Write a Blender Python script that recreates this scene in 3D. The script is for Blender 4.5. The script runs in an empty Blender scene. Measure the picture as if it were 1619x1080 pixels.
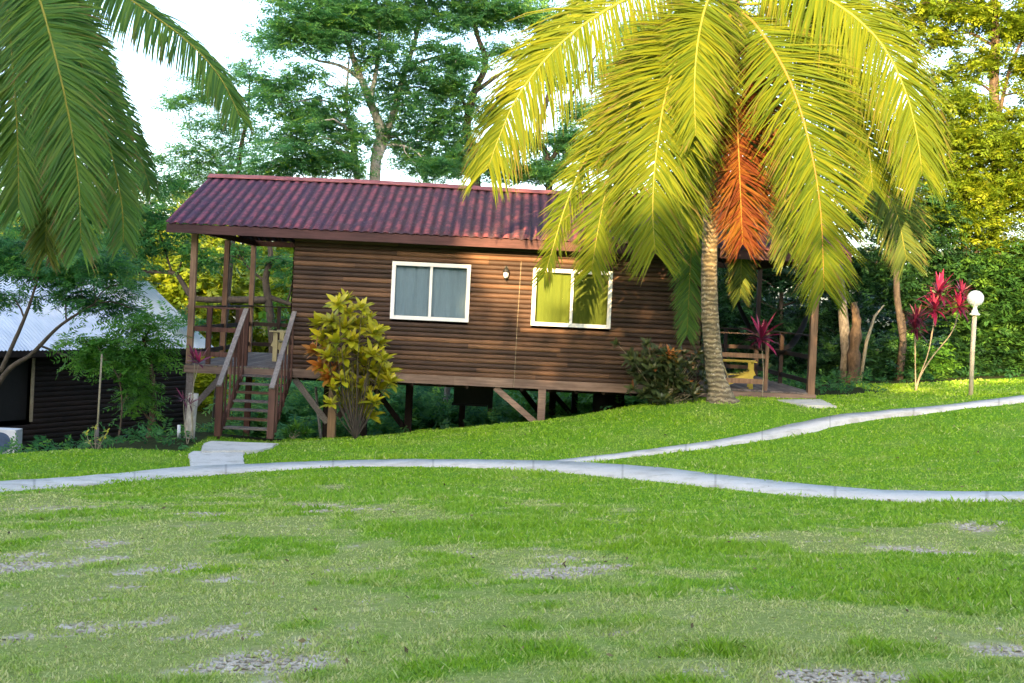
import bpy, math
import numpy as np
from math import radians as R
from mathutils import Vector
rng = np.random.default_rng(7)
C = bpy.context.scene.collection
# ------------------------------------------------------------------ camera, sky, sun, exposure
W, H, F = 1619.0, 1080.0, 1850.0
CAM = np.array([4.8, -25.6, 3.03]); ROLL = 0.047; SH = 0.0377
cd = bpy.data.cameras.new('camera'); cam = bpy.data.objects.new('camera', cd); C.objects.link(cam)
cam.location = CAM; cam.rotation_mode = 'QUATERNION'
from mathutils import Quaternion, Euler, Matrix
cam.rotation_quaternion = (Matrix.Rotation(-ROLL, 3, 'Y') @ Euler((R(90), 0, 0)).to_matrix()).to_quaternion()
cd.sensor_width = 36; cd.lens = F / W * 36; cd.shift_y = -SH; cd.clip_start = 0.1; cd.clip_end = 2000
bpy.context.scene.camera = cam
SUN_AZ, SUN_EL = 193.0, 14.0
world = bpy.data.worlds.new('World'); bpy.context.scene.world = world; world.use_nodes = True
wn = world.node_tree; bg = wn.nodes['Background']
sky = wn.nodes.new('ShaderNodeTexSky'); sky.sky_type = 'NISHITA'; sky.sun_disc = False
sky.sun_elevation = R(SUN_EL); sky.sun_rotation = R(SUN_AZ); sky.air_density = 0.8; sky.dust_density = 2.5; sky.ozone_density = 0.6
wn.links.new(sky.outputs[0], bg.inputs[0]); bg.inputs[1].default_value = 0.15
sd = bpy.data.lights.new('sun', 'SUN'); sun = bpy.data.objects.new('sun', sd); C.objects.link(sun)
sd.energy = 3.7; sd.angle = R(0.5); sd.color = (1.0, 0.66, 0.32)
sdir = Vector((math.sin(R(SUN_AZ)) * math.cos(R(SUN_EL)), math.cos(R(SUN_AZ)) * math.cos(R(SUN_EL)), math.sin(R(SUN_EL))))
sun.rotation_mode = 'QUATERNION'; sun.rotation_quaternion = sdir.to_track_quat('Z', 'Y'); sun.location = (0, -30, 40)
vs = bpy.context.scene.view_settings; vs.view_transform = 'Standard'; vs.look = 'None'; vs.gamma = 1.0; vs.exposure = 2.6
bpy.context.scene.cycles.max_bounces = 6; bpy.context.scene.cycles.transparent_max_bounces = 12

# ------------------------------------------------------------------ geometry of the view: lays out world positions at true distances
cr, sr = math.cos(ROLL), math.sin(ROLL)
def ray(u, v):
    U = np.asarray(u, float) - W / 2; V = np.asarray(v, float) - H / 2 + SH * W
    x = cr * U + sr * V; y = -sr * U + cr * V
    return np.stack([x / F, np.ones_like(x), -y / F], -1)
def P(u, v, Y):
    return CAM + ray(u, v) * (np.asarray(Y, float) - CAM[1])[..., None] if np.ndim(Y) else CAM + ray(u, v) * (Y - CAM[1])
def PZ(u, v, z):
    d = ray(u, v); return CAM + d * ((z - CAM[2]) / d[..., 2])[..., None]
# ------------------------------------------------------------------ noise + terrain height
def vnoise(x, y, seed=0):
    x = np.asarray(x, float); y = np.asarray(y, float)
    xi = np.floor(x).astype(np.int64); yi = np.floor(y).astype(np.int64); fx = x - xi; fy = y - yi
    fx = fx * fx * (3 - 2 * fx); fy = fy * fy * (3 - 2 * fy)
    def h(a, b):
        n = (a * 374761393 + b * 668265263 + seed * 1442695041) & 0xffffffff
        n = ((n ^ (n >> 13)) * 1274126177) & 0xffffffff
        return ((n ^ (n >> 16)) & 0xffff) / 65535.0
    return (h(xi, yi) * (1 - fx) + h(xi + 1, yi) * fx) * (1 - fy) + (h(xi, yi + 1) * (1 - fx) + h(xi + 1, yi + 1) * fx) * fy
def fbm(x, y, seed=0, o=4):
    a, s, t = 0.5, 0.0, 0.0
    for i in range(o):
        s = s + a * vnoise(x * 2 ** i, y * 2 ** i, seed + i); t += a; a *= 0.5
    return s / t
ctl = []
for (u, v, Y) in [(390, 699, -1.95), (0, 772, -9.5), (340, 746, -6.35), (600, 735, -6.1), (850, 737, -7.0), (1100, 757, -9.3),
                  (1400, 786, -11.3), (1619, 787, -12.0), (1000, 720, -6.1), (1250, 683, -4.2), (1619, 630, -2.6), (1535, 625, -1.0),
                  (527, 697, 0.0), (700, 681, 0.0), (858, 667, 0.0), (1000, 644, -0.8), (1138, 634, -1.5), (1300, 632, -0.3), (1450, 609, 4.5),
                  (1600, 594, 7.0), (0, 720, -4.6), (150, 717, -4.6), (290, 713, -3.8), (810, 1080, -20.6), (0, 1080, -20.4), (1619, 1080, -20.5),
                  (400, 880, -16.2), (1200, 880, -16.2)]:
    ctl.append(P(u, v, Y))
for c in [(4.8, -25.6, 1.43), (-20, -25, 0.9), (-20, -12, 0.0), (-20, -1, -1.6), (-8.5, 4.5, -1.75), (-5, 10, -2.0), (-20, 15, -3), (0, 15, -3.0), (-2, 5, -1.9), (2, 6, -1.6), (6, 8, -1.1), (9, 7, 0.2), (10, 16, -1.0), (12, 6.5, 1.1),
          (20, 15, 1.8), (27, 5, 2.2), (27, -10, 1.6), (27, -30, 1.6), (-10, -40, 1.3), (20, -40, 1.5), (-20, -40, 1.0), (-1.9, -1.0, 0.0), (-3, 0, -0.8), (-7, 0, -1.5)]:
    ctl.append(np.array(c, float))
for u, v, z in ((300, 722, -0.03), (345, 722, -0.02), (385, 722, -0.0), (330, 703, -0.02), (430, 703, 0.02), (385, 740, 0.01), (310, 742, -0.01)): ctl.append(PZ(u, v, z))
ctl = np.array(ctl)
def _k(r2): return np.where(r2 > 1e-9, 0.5 * r2 * np.log(r2 + 1e-12), 0.0)
n_ = len(ctl); r2_ = ((ctl[:, None, :2] - ctl[None, :, :2]) ** 2).sum(-1)
A_ = np.zeros((n_ + 3, n_ + 3)); A_[:n_, :n_] = _k(r2_) + np.eye(n_) * 0.05
Pm = np.c_[np.ones(n_), ctl[:, :2]]; A_[:n_, n_:] = Pm; A_[n_:, :n_] = Pm.T
w_ = np.linalg.solve(A_, np.r_[ctl[:, 2], 0, 0, 0])
def hgt(x, y):
    x = np.asarray(x, float); y = np.asarray(y, float); sh = x.shape
    q = np.c_[np.clip(x, -22, 29).ravel(), np.clip(y, -42, 17).ravel()]
    out = np.zeros(len(q))
    for s in range(0, len(q), 40000):
        b = q[s:s + 40000]; d2 = ((b[:, None, :] - ctl[None, :, :2]) ** 2).sum(-1)
        out[s:s + 40000] = _k(d2) @ w_[:n_] + w_[n_] + b @ w_[n_ + 1:]
    out = np.clip(out, -3.5, 3.0)
    return out.reshape(sh)
def G(u, v, off=0.0):
    u = np.atleast_1d(np.asarray(u, float)); v = np.atleast_1d(np.asarray(v, float)); d = ray(u, v)
    ts = np.linspace(2.5, 60, 231); p = CAM + d[:, None, :] * ts[None, :, None]
    below = p[..., 2] < hgt(p[..., 0], p[..., 1]); i = np.clip(below.argmax(1), 1, None)
    lo, hi = ts[i - 1], ts[i]
    for _ in range(14):
        m = (lo + hi) / 2; q = CAM + d * m[:, None]; b = q[:, 2] < hgt(q[:, 0], q[:, 1])
        hi = np.where(b, m, hi); lo = np.where(b, lo, m)
    q = CAM + d * hi[:, None]; q[:, 2] = hgt(q[:, 0], q[:, 1]) + off
    return q

# ------------------------------------------------------------------ materials
def newmat(name):
    m = bpy.data.materials.new(name); m.use_nodes = True; nt = m.node_tree
    return m, nt, nt.nodes['Principled BSDF'], nt.links
def mapped(nt, scale=(1, 1, 1)):
    tc = nt.nodes.new('ShaderNodeTexCoord'); mp = nt.nodes.new('ShaderNodeMapping'); mp.inputs['Scale'].default_value = scale
    nt.links.new(tc.outputs['Object'], mp.inputs[0]); return mp.outputs[0]
def ramp(nt, src, stops):
    r = nt.nodes.new('ShaderNodeValToRGB'); e = r.color_ramp.elements
    while len(e) > 1: e.remove(e[-1])
    e[0].position = stops[0][0]; e[0].color = (*stops[0][1], 1)
    for p, c in stops[1:]:
        k = e.new(p); k.color = (*c, 1)
    nt.links.new(src, r.inputs[0]); return r.outputs[0]
def noise(nt, vec, sc, det=4, rough=0.6):
    n = nt.nodes.new('ShaderNodeTexNoise'); n.inputs['Scale'].default_value = sc; n.inputs['Detail'].default_value = det; n.inputs['Roughness'].default_value = rough
    if vec is not None: nt.links.new(vec, n.inputs['Vector'])
    return n.outputs[0]
def mixc(nt, f, a, b, mode='MIX'):
    m = nt.nodes.new('ShaderNodeMix'); m.data_type = 'RGBA'; m.blend_type = mode
    for val, i in ((f, 0), (a, 6), (b, 7)):
        if hasattr(val, 'type') and hasattr(val, 'is_output'): nt.links.new(val, m.inputs[i])
        elif i == 0: m.inputs[0].default_value = val
        else: m.inputs[i].default_value = (*val, 1)
    return m.outputs[2]
def attr(nt, name='rnd'):
    a = nt.nodes.new('ShaderNodeAttribute'); a.attribute_name = name; return a.outputs['Fac']
def attrc(nt, name):
    a = nt.nodes.new('ShaderNodeAttribute'); a.attribute_name = name; return a.outputs['Color']
def bump(nt, b, h, s=0.3, dist=0.02):
    bp = nt.nodes.new('ShaderNodeBump'); bp.inputs['Strength'].default_value = s; bp.inputs['Distance'].default_value = dist
    nt.links.new(h, bp.inputs['Height']); nt.links.new(bp.outputs[0], b.inputs['Normal'])
def plain(name, c, rough=0.6, metal=0.0, c2=None, sc=8, bs=0.15, scale=(1, 1, 1), spec=0.4):
    m, nt, b, L = newmat(name); v = mapped(nt, scale); nz = noise(nt, v, sc)
    c2 = c2 or tuple(x * 0.7 for x in c)
    L.new(ramp(nt, nz, [(0.3, c2), (0.7, c)]), b.inputs['Base Color'])
    b.inputs['Roughness'].default_value = rough; b.inputs['Metallic'].default_value = metal; b.inputs['Specular IOR Level'].default_value = spec
    bump(nt, b, nz, bs, 0.01); return m
def wood(name, cs, rough=0.7, axis=0):
    """plank wood: board-to-board tone from rnd, grain stretched along one axis"""
    m, nt, b, L = newmat(name); sc = [14, 14, 14]; sc[axis] = 0.9
    v = mapped(nt, tuple(sc)); g = noise(nt, v, 2.0, 5, 0.65); v2 = mapped(nt, (1, 1, 1)); bl = noise(nt, v2, 1.3, 3)
    base = ramp(nt, attr(nt), [(0.0, cs[0]), (0.55, cs[1]), (1.0, cs[2])])
    k = ramp(nt, g, [(0.3, (0.55, 0.52, 0.5)), (0.7, (1.15, 1.15, 1.15))]); k2 = ramp(nt, bl, [(0.35, (0.7, 0.7, 0.72)), (0.65, (1.12, 1.1, 1.05))])
    c = mixc(nt, 1.0, base, k, 'MULTIPLY'); c = mixc(nt, 1.0, c, k2, 'MULTIPLY')
    L.new(c, b.inputs['Base Color']); b.inputs['Roughness'].default_value = rough; b.inputs['Specular IOR Level'].default_value = 0.3
    bump(nt, b, g, 0.35, 0.01); return m
def leafmat(name, stops, tr=0.45, rough=0.45, gloss=0.35, nsc=0.6):
    m, nt, b, L = newmat(name); out = nt.nodes['Material Output']
    v = mapped(nt); nz = noise(nt, v, nsc, 2)
    a = nt.nodes.new('ShaderNodeMath'); a.operation = 'MULTIPLY_ADD'; L.new(nz, a.inputs[0]); a.inputs[1].default_value = 0.6; L.new(attr(nt), a.inputs[2])
    s = nt.nodes.new('ShaderNodeMath'); s.operation = 'SUBTRACT'; L.new(a.outputs[0], s.inputs[0]); s.inputs[1].default_value = 0.3; s.use_clamp = True
    c = ramp(nt, s.outputs[0], stops); c = mixc(nt, attr(nt, 'tip'), c, (0.20, 0.13, 0.05)); L.new(c, b.inputs['Base Color'])
    b.inputs['Roughness'].default_value = rough; b.inputs['Specular IOR Level'].default_value = gloss
    t = nt.nodes.new('ShaderNodeBsdfTranslucent'); L.new(c, t.inputs[0]); mx = nt.nodes.new('ShaderNodeMixShader'); mx.inputs[0].default_value = tr
    L.new(b.outputs[0], mx.inputs[1]); L.new(t.outputs[0], mx.inputs[2]); L.new(mx.outputs[0], out.inputs[0]); return m

M = {}
M['siding'] = wood('siding_wood', [(0.036, 0.019, 0.012), (0.070, 0.038, 0.024), (0.18, 0.095, 0.050)], 0.6)
M['board_wood'] = wood('weathered_board', [(0.19, 0.13, 0.10), (0.26, 0.18, 0.14), (0.33, 0.24, 0.18)], 0.8)
M['post_wood'] = wood('post_wood', [(0.15, 0.085, 0.05), (0.22, 0.125, 0.075), (0.30, 0.19, 0.12)], 0.75, 2)
M['red_wood'] = wood('stained_red_wood', [(0.07, 0.028, 0.02), (0.11, 0.045, 0.032), (0.16, 0.08, 0.06)], 0.65, 2)
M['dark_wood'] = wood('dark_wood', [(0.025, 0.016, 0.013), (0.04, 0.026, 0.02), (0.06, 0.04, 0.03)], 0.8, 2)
M['grey_wood'] = wood('greyed_wood', [(0.13, 0.115, 0.11), (0.2, 0.17, 0.16), (0.27, 0.24, 0.22)], 0.8, 1)
M['pale_post'] = wood('pale_post_wood', [(0.42, 0.26, 0.15), (0.48, 0.30, 0.17), (0.52, 0.35, 0.21)], 0.75, 2)
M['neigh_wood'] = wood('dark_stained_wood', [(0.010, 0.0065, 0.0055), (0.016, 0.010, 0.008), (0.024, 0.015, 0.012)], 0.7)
M['yellow_paint'] = plain('yellow_paint', (0.62, 0.48, 0.06), 0.5, c2=(0.5, 0.38, 0.06))
M['yellow_worn'] = plain('worn_yellow_paint', (0.52, 0.47, 0.26), 0.6, c2=(0.42, 0.38, 0.2))
M['white_frame'] = plain('white_window_paint', (0.80, 0.80, 0.78), 0.4, c2=(0.72, 0.72, 0.7), bs=0.03)
M['fascia'] = wood('fascia_board', [(0.060, 0.028, 0.030), (0.085, 0.036, 0.038), (0.10, 0.045, 0.045)], 0.7)
M['metal_roof'] = plain('galvanised_metal', (0.62, 0.68, 0.76), 0.45, 0.25, c2=(0.48, 0.55, 0.64), sc=1.5, bs=0.05)
M['black'] = plain('black_metal', (0.02, 0.022, 0.02), 0.5)
M['black_plastic'] = plain('black_plastic', (0.012, 0.012, 0.013), 0.6)
M['white_plastic'] = plain('white_plastic', (0.7, 0.72, 0.75), 0.5, c2=(0.6, 0.62, 0.66), bs=0.03)
M['grille'] = plain('grey_grille', (0.06, 0.1, 0.18), 0.5)
M['globe'] = plain('opal_glass', (0.85, 0.85, 0.85), 0.25, c2=(0.8, 0.8, 0.8), bs=0.0)
M['lamp_white'] = plain('white_enamel', (0.75, 0.76, 0.74), 0.4, c2=(0.66, 0.66, 0.62), bs=0.02)
M['lamp_pole'] = plain('cream_pole_paint', (0.46, 0.42, 0.32), 0.35, 0.0, c2=(0.34, 0.30, 0.22), sc=5, scale=(1, 1, .3))
M['cloth_dark'] = plain('dark_net_cloth', (0.012, 0.014, 0.02), 0.9)
M['bark_pale'] = plain('pale_bark', (0.50, 0.47, 0.42), 0.85, c2=(0.20, 0.18, 0.15), sc=10, bs=0.6, scale=(1, 1, 0.5))
M['bark_grey'] = plain('grey_lichened_bark', (0.20, 0.19, 0.17), 0.9, c2=(0.04, 0.036, 0.03), sc=16, bs=0.6, scale=(1, 1, 0.5))
M['bark_dark'] = plain('dark_bark', (0.09, 0.07, 0.05), 0.9, c2=(0.03, 0.024, 0.018), sc=12, bs=0.6, scale=(1, 1, 0.5))
M['bark_brown'] = plain('brown_bark', (0.13, 0.09, 0.055), 0.9, c2=(0.03, 0.022, 0.015), sc=17, bs=0.7, scale=(1, 1, 0.4))
M['stem'] = plain('tan_stem', (0.34, 0.29, 0.19), 0.8, c2=(0.2, 0.165, 0.11), sc=12)
M['stone'] = plain('pale_stone', (0.60, 0.54, 0.44), 0.9, c2=(0.30, 0.26, 0.19), sc=9, bs=0.5)
M['curtain_blue'] = plain('blue_grey_curtain', (0.24, 0.34, 0.43), 0.9, c2=(0.20, 0.29, 0.38), bs=0.0, scale=(6, 6, .5))
M['curtain_green'] = plain('olive_green_curtain', (0.13, 0.17, 0.02), 0.9, c2=(0.10, 0.14, 0.018), bs=0.0, scale=(6, 6, .5))

def glassmat():
    m, nt, b, L = newmat('window_glass'); out = nt.nodes['Material Output']
    t = nt.nodes.new('ShaderNodeBsdfTransparent'); t.inputs[0].default_value = (0.92, 0.95, 0.95, 1)
    g = nt.nodes.new('ShaderNodeBsdfGlossy'); g.inputs['Roughness'].default_value = 0.06
    fr = nt.nodes.new('ShaderNodeFresnel'); fr.inputs[0].default_value = 1.5
    mx = nt.nodes.new('ShaderNodeMixShader'); L.new(fr.outputs[0], mx.inputs[0]); L.new(t.outputs[0], mx.inputs[1]); L.new(g.outputs[0], mx.inputs[2]); L.new(mx.outputs[0], out.inputs[0])
    return m
M['glass'] = glassmat()
def roofmat():
    m, nt, b, L = newmat('mossy_red_roofing')
    v = mapped(nt); big = noise(nt, v, 0.55, 3); mid = noise(nt, v, 3.0, 5, 0.7); fine = noise(nt, mapped(nt, (1, 1, 1)), 22, 3, 0.7)
    st = noise(nt, mapped(nt, (9, 0.8, 0.8)), 1.0, 4)
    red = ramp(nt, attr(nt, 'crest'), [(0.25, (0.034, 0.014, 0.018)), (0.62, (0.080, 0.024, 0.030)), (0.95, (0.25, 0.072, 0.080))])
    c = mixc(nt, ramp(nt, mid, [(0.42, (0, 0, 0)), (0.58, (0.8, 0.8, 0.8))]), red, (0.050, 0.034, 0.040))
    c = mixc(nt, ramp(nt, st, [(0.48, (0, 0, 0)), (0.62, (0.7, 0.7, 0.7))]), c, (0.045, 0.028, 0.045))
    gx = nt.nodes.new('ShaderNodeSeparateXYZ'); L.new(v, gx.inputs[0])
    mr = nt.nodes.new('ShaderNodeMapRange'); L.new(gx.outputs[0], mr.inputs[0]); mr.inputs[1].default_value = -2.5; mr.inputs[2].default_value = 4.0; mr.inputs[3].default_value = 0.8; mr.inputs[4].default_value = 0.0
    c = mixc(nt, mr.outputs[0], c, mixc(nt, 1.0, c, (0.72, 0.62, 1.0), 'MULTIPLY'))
    c = mixc(nt, ramp(nt, fine, [(0.60, (0, 0, 0)), (0.70, (0.5, 0.5, 0.5))]), c, (0.24, 0.17, 0.19))
    L.new(c, b.inputs['Base Color']); b.inputs['Roughness'].default_value = 0.8; b.inputs['Specular IOR Level'].default_value = 0.25
    bump(nt, b, mid, 0.4, 0.02); return m
M['roof'] = roofmat()
M['ridge'] = plain('faded_red_ridge', (0.30, 0.105, 0.10), 0.8, c2=(0.17, 0.055, 0.06), sc=3)
def concretemat():
    m, nt, b, L = newmat('pale_concrete'); v = mapped(nt); a = noise(nt, v, 1.2, 5, 0.65); f = noise(nt, v, 40, 3)
    c = ramp(nt, a, [(0.25, (0.42, 0.40, 0.36)), (0.45, (0.56, 0.54, 0.49)), (0.75, (0.64, 0.61, 0.56))])
    c = mixc(nt, 1.0, c, ramp(nt, f, [(0.3, (0.82, 0.82, 0.82)), (0.6, (1, 1, 1))]), 'MULTIPLY')
    st = noise(nt, v, 2.6, 5, 0.7); c = mixc(nt, ramp(nt, st, [(0.52, (0, 0, 0)), (0.66, (0.55, 0.55, 0.55))]), c, (0.27, 0.25, 0.19))
    md = nt.nodes.new('ShaderNodeMath'); md.operation = 'PINGPONG'; L.new(attr(nt, 'arc'), md.inputs[0]); md.inputs[1].default_value = 0.9
    c = mixc(nt, ramp(nt, md.outputs[0], [(0.90 - 0.03, (0, 0, 0)), (0.89, (0.4, 0.4, 0.4))]), c, (0.12, 0.11, 0.08))
    L.new(c, b.inputs['Base Color']); b.inputs['Roughness'].default_value = 0.85; bump(nt, b, f, 0.3, 0.005); return m
M['concrete'] = concretemat()
def groundmat():
    m, nt, b, L = newmat('lawn_soil'); v = mapped(nt); f = noise(nt, v, 26, 4, 0.75); g = noise(nt, v, 7, 4, 0.7); lg = noise(nt, v, 0.9, 4, 0.6)
    green = ramp(nt, f, [(0.3, (0.07, 0.17, 0.008)), (0.55, (0.13, 0.28, 0.014)), (0.75, (0.20, 0.36, 0.03))])
    dry = ramp(nt, f, [(0.3, (0.14, 0.19, 0.035)), (0.55, (0.26, 0.30, 0.08)), (0.75, (0.40, 0.40, 0.16))])
    bare = ramp(nt, g, [(0.3, (0.26, 0.20, 0.10)), (0.5, (0.42, 0.35, 0.22)), (0.68, (0.72, 0.64, 0.47))])
    c = mixc(nt, attr(nt, 'dry'), green, dry); c = mixc(nt, attr(nt, 'bare'), c, bare)
    c = mixc(nt, attr(nt, 'litter'), c, ramp(nt, g, [(0.3, (0.012, 0.02, 0.008)), (0.7, (0.05, 0.06, 0.02))]))
    L.new(c, b.inputs['Base Color']); b.inputs['Roughness'].default_value = 0.95; b.inputs['Specular IOR Level'].default_value = 0.1
    bump(nt, b, f, 0.6, 0.03); return m
M['ground'] = groundmat()
def grassmat():
    m, nt, b, L = newmat('grass_blade'); out = nt.nodes['Material Output']; c = attrc(nt, 'col')
    L.new(c, b.inputs['Base Color']); b.inputs['Roughness'].default_value = 0.6; b.inputs['Specular IOR Level'].default_value = 0.2
    t = nt.nodes.new('ShaderNodeBsdfTranslucent'); L.new(c, t.inputs[0]); mx = nt.nodes.new('ShaderNodeMixShader'); mx.inputs[0].default_value = 0.3
    L.new(b.outputs[0], mx.inputs[1]); L.new(t.outputs[0], mx.inputs[2]); L.new(mx.outputs[0], out.inputs[0]); return m
M['grass'] = grassmat()
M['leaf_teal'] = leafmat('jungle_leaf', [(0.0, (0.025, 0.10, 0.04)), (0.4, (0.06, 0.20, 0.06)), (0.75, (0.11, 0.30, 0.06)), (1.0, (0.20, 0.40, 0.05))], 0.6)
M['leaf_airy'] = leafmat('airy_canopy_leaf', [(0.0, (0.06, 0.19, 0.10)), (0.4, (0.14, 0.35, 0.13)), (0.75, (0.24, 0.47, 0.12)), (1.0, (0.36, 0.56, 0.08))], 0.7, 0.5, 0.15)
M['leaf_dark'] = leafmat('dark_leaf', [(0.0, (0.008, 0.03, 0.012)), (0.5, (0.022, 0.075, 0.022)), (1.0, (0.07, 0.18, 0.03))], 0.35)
M['leaf_yellow'] = leafmat('sunlit_yellow_leaf', [(0.0, (0.06, 0.12, 0.008)), (0.5, (0.15, 0.23, 0.012)), (1.0, (0.30, 0.34, 0.015))], 0.45)  # yellow carries the warm sunlight on these trees in the leaf colour
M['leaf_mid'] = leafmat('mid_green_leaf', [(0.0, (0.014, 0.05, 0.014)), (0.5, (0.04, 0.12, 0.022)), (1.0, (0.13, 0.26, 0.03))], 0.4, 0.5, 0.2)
M['leaf_fern'] = leafmat('light_green_leaf', [(0.0, (0.04, 0.13, 0.02)), (0.5, (0.09, 0.25, 0.03)), (1.0, (0.18, 0.38, 0.04))], 0.5)
M['palm_gold'] = leafmat('golden_palm_leaf', [(0.0, (0.06, 0.12, 0.012)), (0.45, (0.125, 0.18, 0.012)), (1.0, (0.23, 0.25, 0.010))], 0.5, 0.6, 0.10, 0.35)
M['palm_green'] = leafmat('green_palm_leaf', [(0.0, (0.035, 0.11, 0.03)), (0.5, (0.085, 0.20, 0.035)), (1.0, (0.20, 0.31, 0.04))], 0.45, 0.5, 0.2, 0.4)
M['palm_olive'] = leafmat('olive_palm_leaf', [(0.0, (0.05, 0.09, 0.025)), (0.5, (0.11, 0.16, 0.03)), (1.0, (0.22, 0.26, 0.03))], 0.4, 0.6, 0.1, 0.4)
M['palm_dead'] = leafmat('dying_orange_palm_leaf', [(0.0, (0.07, 0.022, 0.012)), (0.45, (0.14, 0.036, 0.012)), (0.75, (0.20, 0.085, 0.015)), (1.0, (0.18, 0.14, 0.015))], 0.35, 0.7, 0.1, 1.2)
M['palm_brown'] = leafmat('dry_brown_palm_leaf', [(0.0, (0.07, 0.05, 0.03)), (0.5, (0.15, 0.11, 0.05)), (1.0, (0.28, 0.22, 0.10))], 0.35, 0.6, 0.2, 0.8)
M['rachis'] = plain('palm_midrib', (0.24, 0.22, 0.02), 0.6, c2=(0.16, 0.17, 0.02), sc=3, bs=0.0)
M['rachis_orange'] = plain('orange_palm_midrib', (0.28, 0.17, 0.02), 0.6, c2=(0.22, 0.10, 0.02), sc=3, bs=0.0)
M['croton'] = leafmat('yellow_croton_leaf', [(0.0, (0.12, 0.17, 0.01)), (0.4, (0.36, 0.36, 0.015)), (1.0, (0.62, 0.52, 0.02))], 0.25, 0.35, 0.5, 2)
M['croton_red'] = leafmat('orange_croton_leaf', [(0.0, (0.14, 0.10, 0.01)), (0.5, (0.38, 0.16, 0.02)), (1.0, (0.5, 0.12, 0.02))], 0.25, 0.35, 0.5, 2)
M['croton_dark'] = leafmat('dark_croton_leaf', [(0.0, (0.012, 0.03, 0.014)), (0.5, (0.045, 0.07, 0.02)), (0.85, (0.09, 0.11, 0.025)), (1.0, (0.22, 0.07, 0.02))], 0.2, 0.4, 0.5, 2)
M['ti_red'] = leafmat('crimson_ti_leaf', [(0.0, (0.04, 0.005, 0.016)), (0.4, (0.11, 0.010, 0.035)), (0.75, (0.30, 0.016, 0.075)), (1.0, (0.50, 0.07, 0.15))], 0.3, 0.35, 0.5, 2)
M['ti_dark'] = leafmat('maroon_ti_leaf', [(0.0, (0.03, 0.008, 0.02)), (0.5, (0.09, 0.012, 0.035)), (0.9, (0.24, 0.03, 0.08)), (1.0, (0.40, 0.24, 0.16))], 0.3, 0.35, 0.5, 2)
def palmbark():
    m, nt, b, L = newmat('ringed_palm_bark'); v = mapped(nt); wv = nt.nodes.new('ShaderNodeTexWave'); wv.bands_direction = 'Z'; wv.inputs['Scale'].default_value = 3.2; wv.inputs['Distortion'].default_value = 5.0; wv.inputs['Detail'].default_value = 3; wv.inputs['Detail Scale'].default_value = 2
    L.new(v, wv.inputs[0]); c = ramp(nt, wv.outputs[0], [(0.1, (0.11, 0.085, 0.05)), (0.5, (0.19, 0.15, 0.085)), (0.9, (0.27, 0.22, 0.13))])
    sp = noise(nt, v, 14, 4, 0.7); c = mixc(nt, ramp(nt, sp, [(0.58, (0, 0, 0)), (0.66, (0.8, 0.8, 0.8))]), c, (0.5, 0.47, 0.38))
    d = noise(nt, v, 4, 3); c = mixc(nt, ramp(nt, d, [(0.5, (0, 0, 0)), (0.62, (0.6, 0.6, 0.6))]), c, (0.07, 0.06, 0.035))
    L.new(c, b.inputs['Base Color']); b.inputs['Roughness'].default_value = 0.9; bump(nt, b, wv.outputs[0], 0.6, 0.03); return m
M['palm_bark'] = palmbark()

# ------------------------------------------------------------------ objects, tags
def origin(o):
    v = np.zeros(3)
    while o is not None: v += np.array(o.location); o = o.parent
    return v
def thing(name, label, cat, loc, group=None):
    o = bpy.data.objects.new(name, None); C.objects.link(o); o.location = tuple(float(a) for a in loc); o.empty_display_size = 0.3
    o['label'] = label; o['category'] = cat
    if group: o['group'] = group
    return o
def link_mesh(name, verts, faces, mats, parent=None, loc=None, fa=None, mi=None, smooth=False, loops=None):
    """faces: (n,k) array or list of tuples; fa: {attr: (domain, type, array)}"""
    verts = np.asarray(verts, float); off = origin(parent) if parent is not None else (np.asarray(loc, float) if loc is not None else np.zeros(3))
    me = bpy.data.meshes.new(name)
    if isinstance(faces, np.ndarray):
        n, k = faces.shape; me.vertices.add(len(verts)); me.vertices.foreach_set('co', (verts - off).astype(np.float32).ravel())
        me.loops.add(n * k); me.loops.foreach_set('vertex_index', faces.astype(np.int32).ravel())
        me.polygons.add(n); me.polygons.foreach_set('loop_start', np.arange(0, n * k, k, dtype=np.int32))
        try: me.polygons.foreach_set('loop_total', np.full(n, k, dtype=np.int32))
        except Exception: pass
    else:
        me.from_pydata([tuple(a) for a in (verts - off)], [], faces)
    if not isinstance(mats, (list, tuple)): mats = [mats]
    for m in mats: me.materials.append(m)
    npoly = len(me.polygons)
    if mi is not None: me.polygons.foreach_set('material_index', np.asarray(mi, dtype=np.int32))
    if smooth: me.polygons.foreach_set('use_smooth', np.ones(npoly, dtype=bool))
    for k_, (dom, typ, arr) in (fa or {}).items():
        at = me.attributes.new(k_, typ, dom)
        at.data.foreach_set('color' if typ == 'FLOAT_COLOR' else 'value', np.asarray(arr, dtype=np.float32).ravel())
    me.update(calc_edges=True)
    o = bpy.data.objects.new(name, me); C.objects.link(o)
    if parent is not None: o.parent = parent
    elif loc is not None: o.location = tuple(float(a) for a in loc)
    return o
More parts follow.
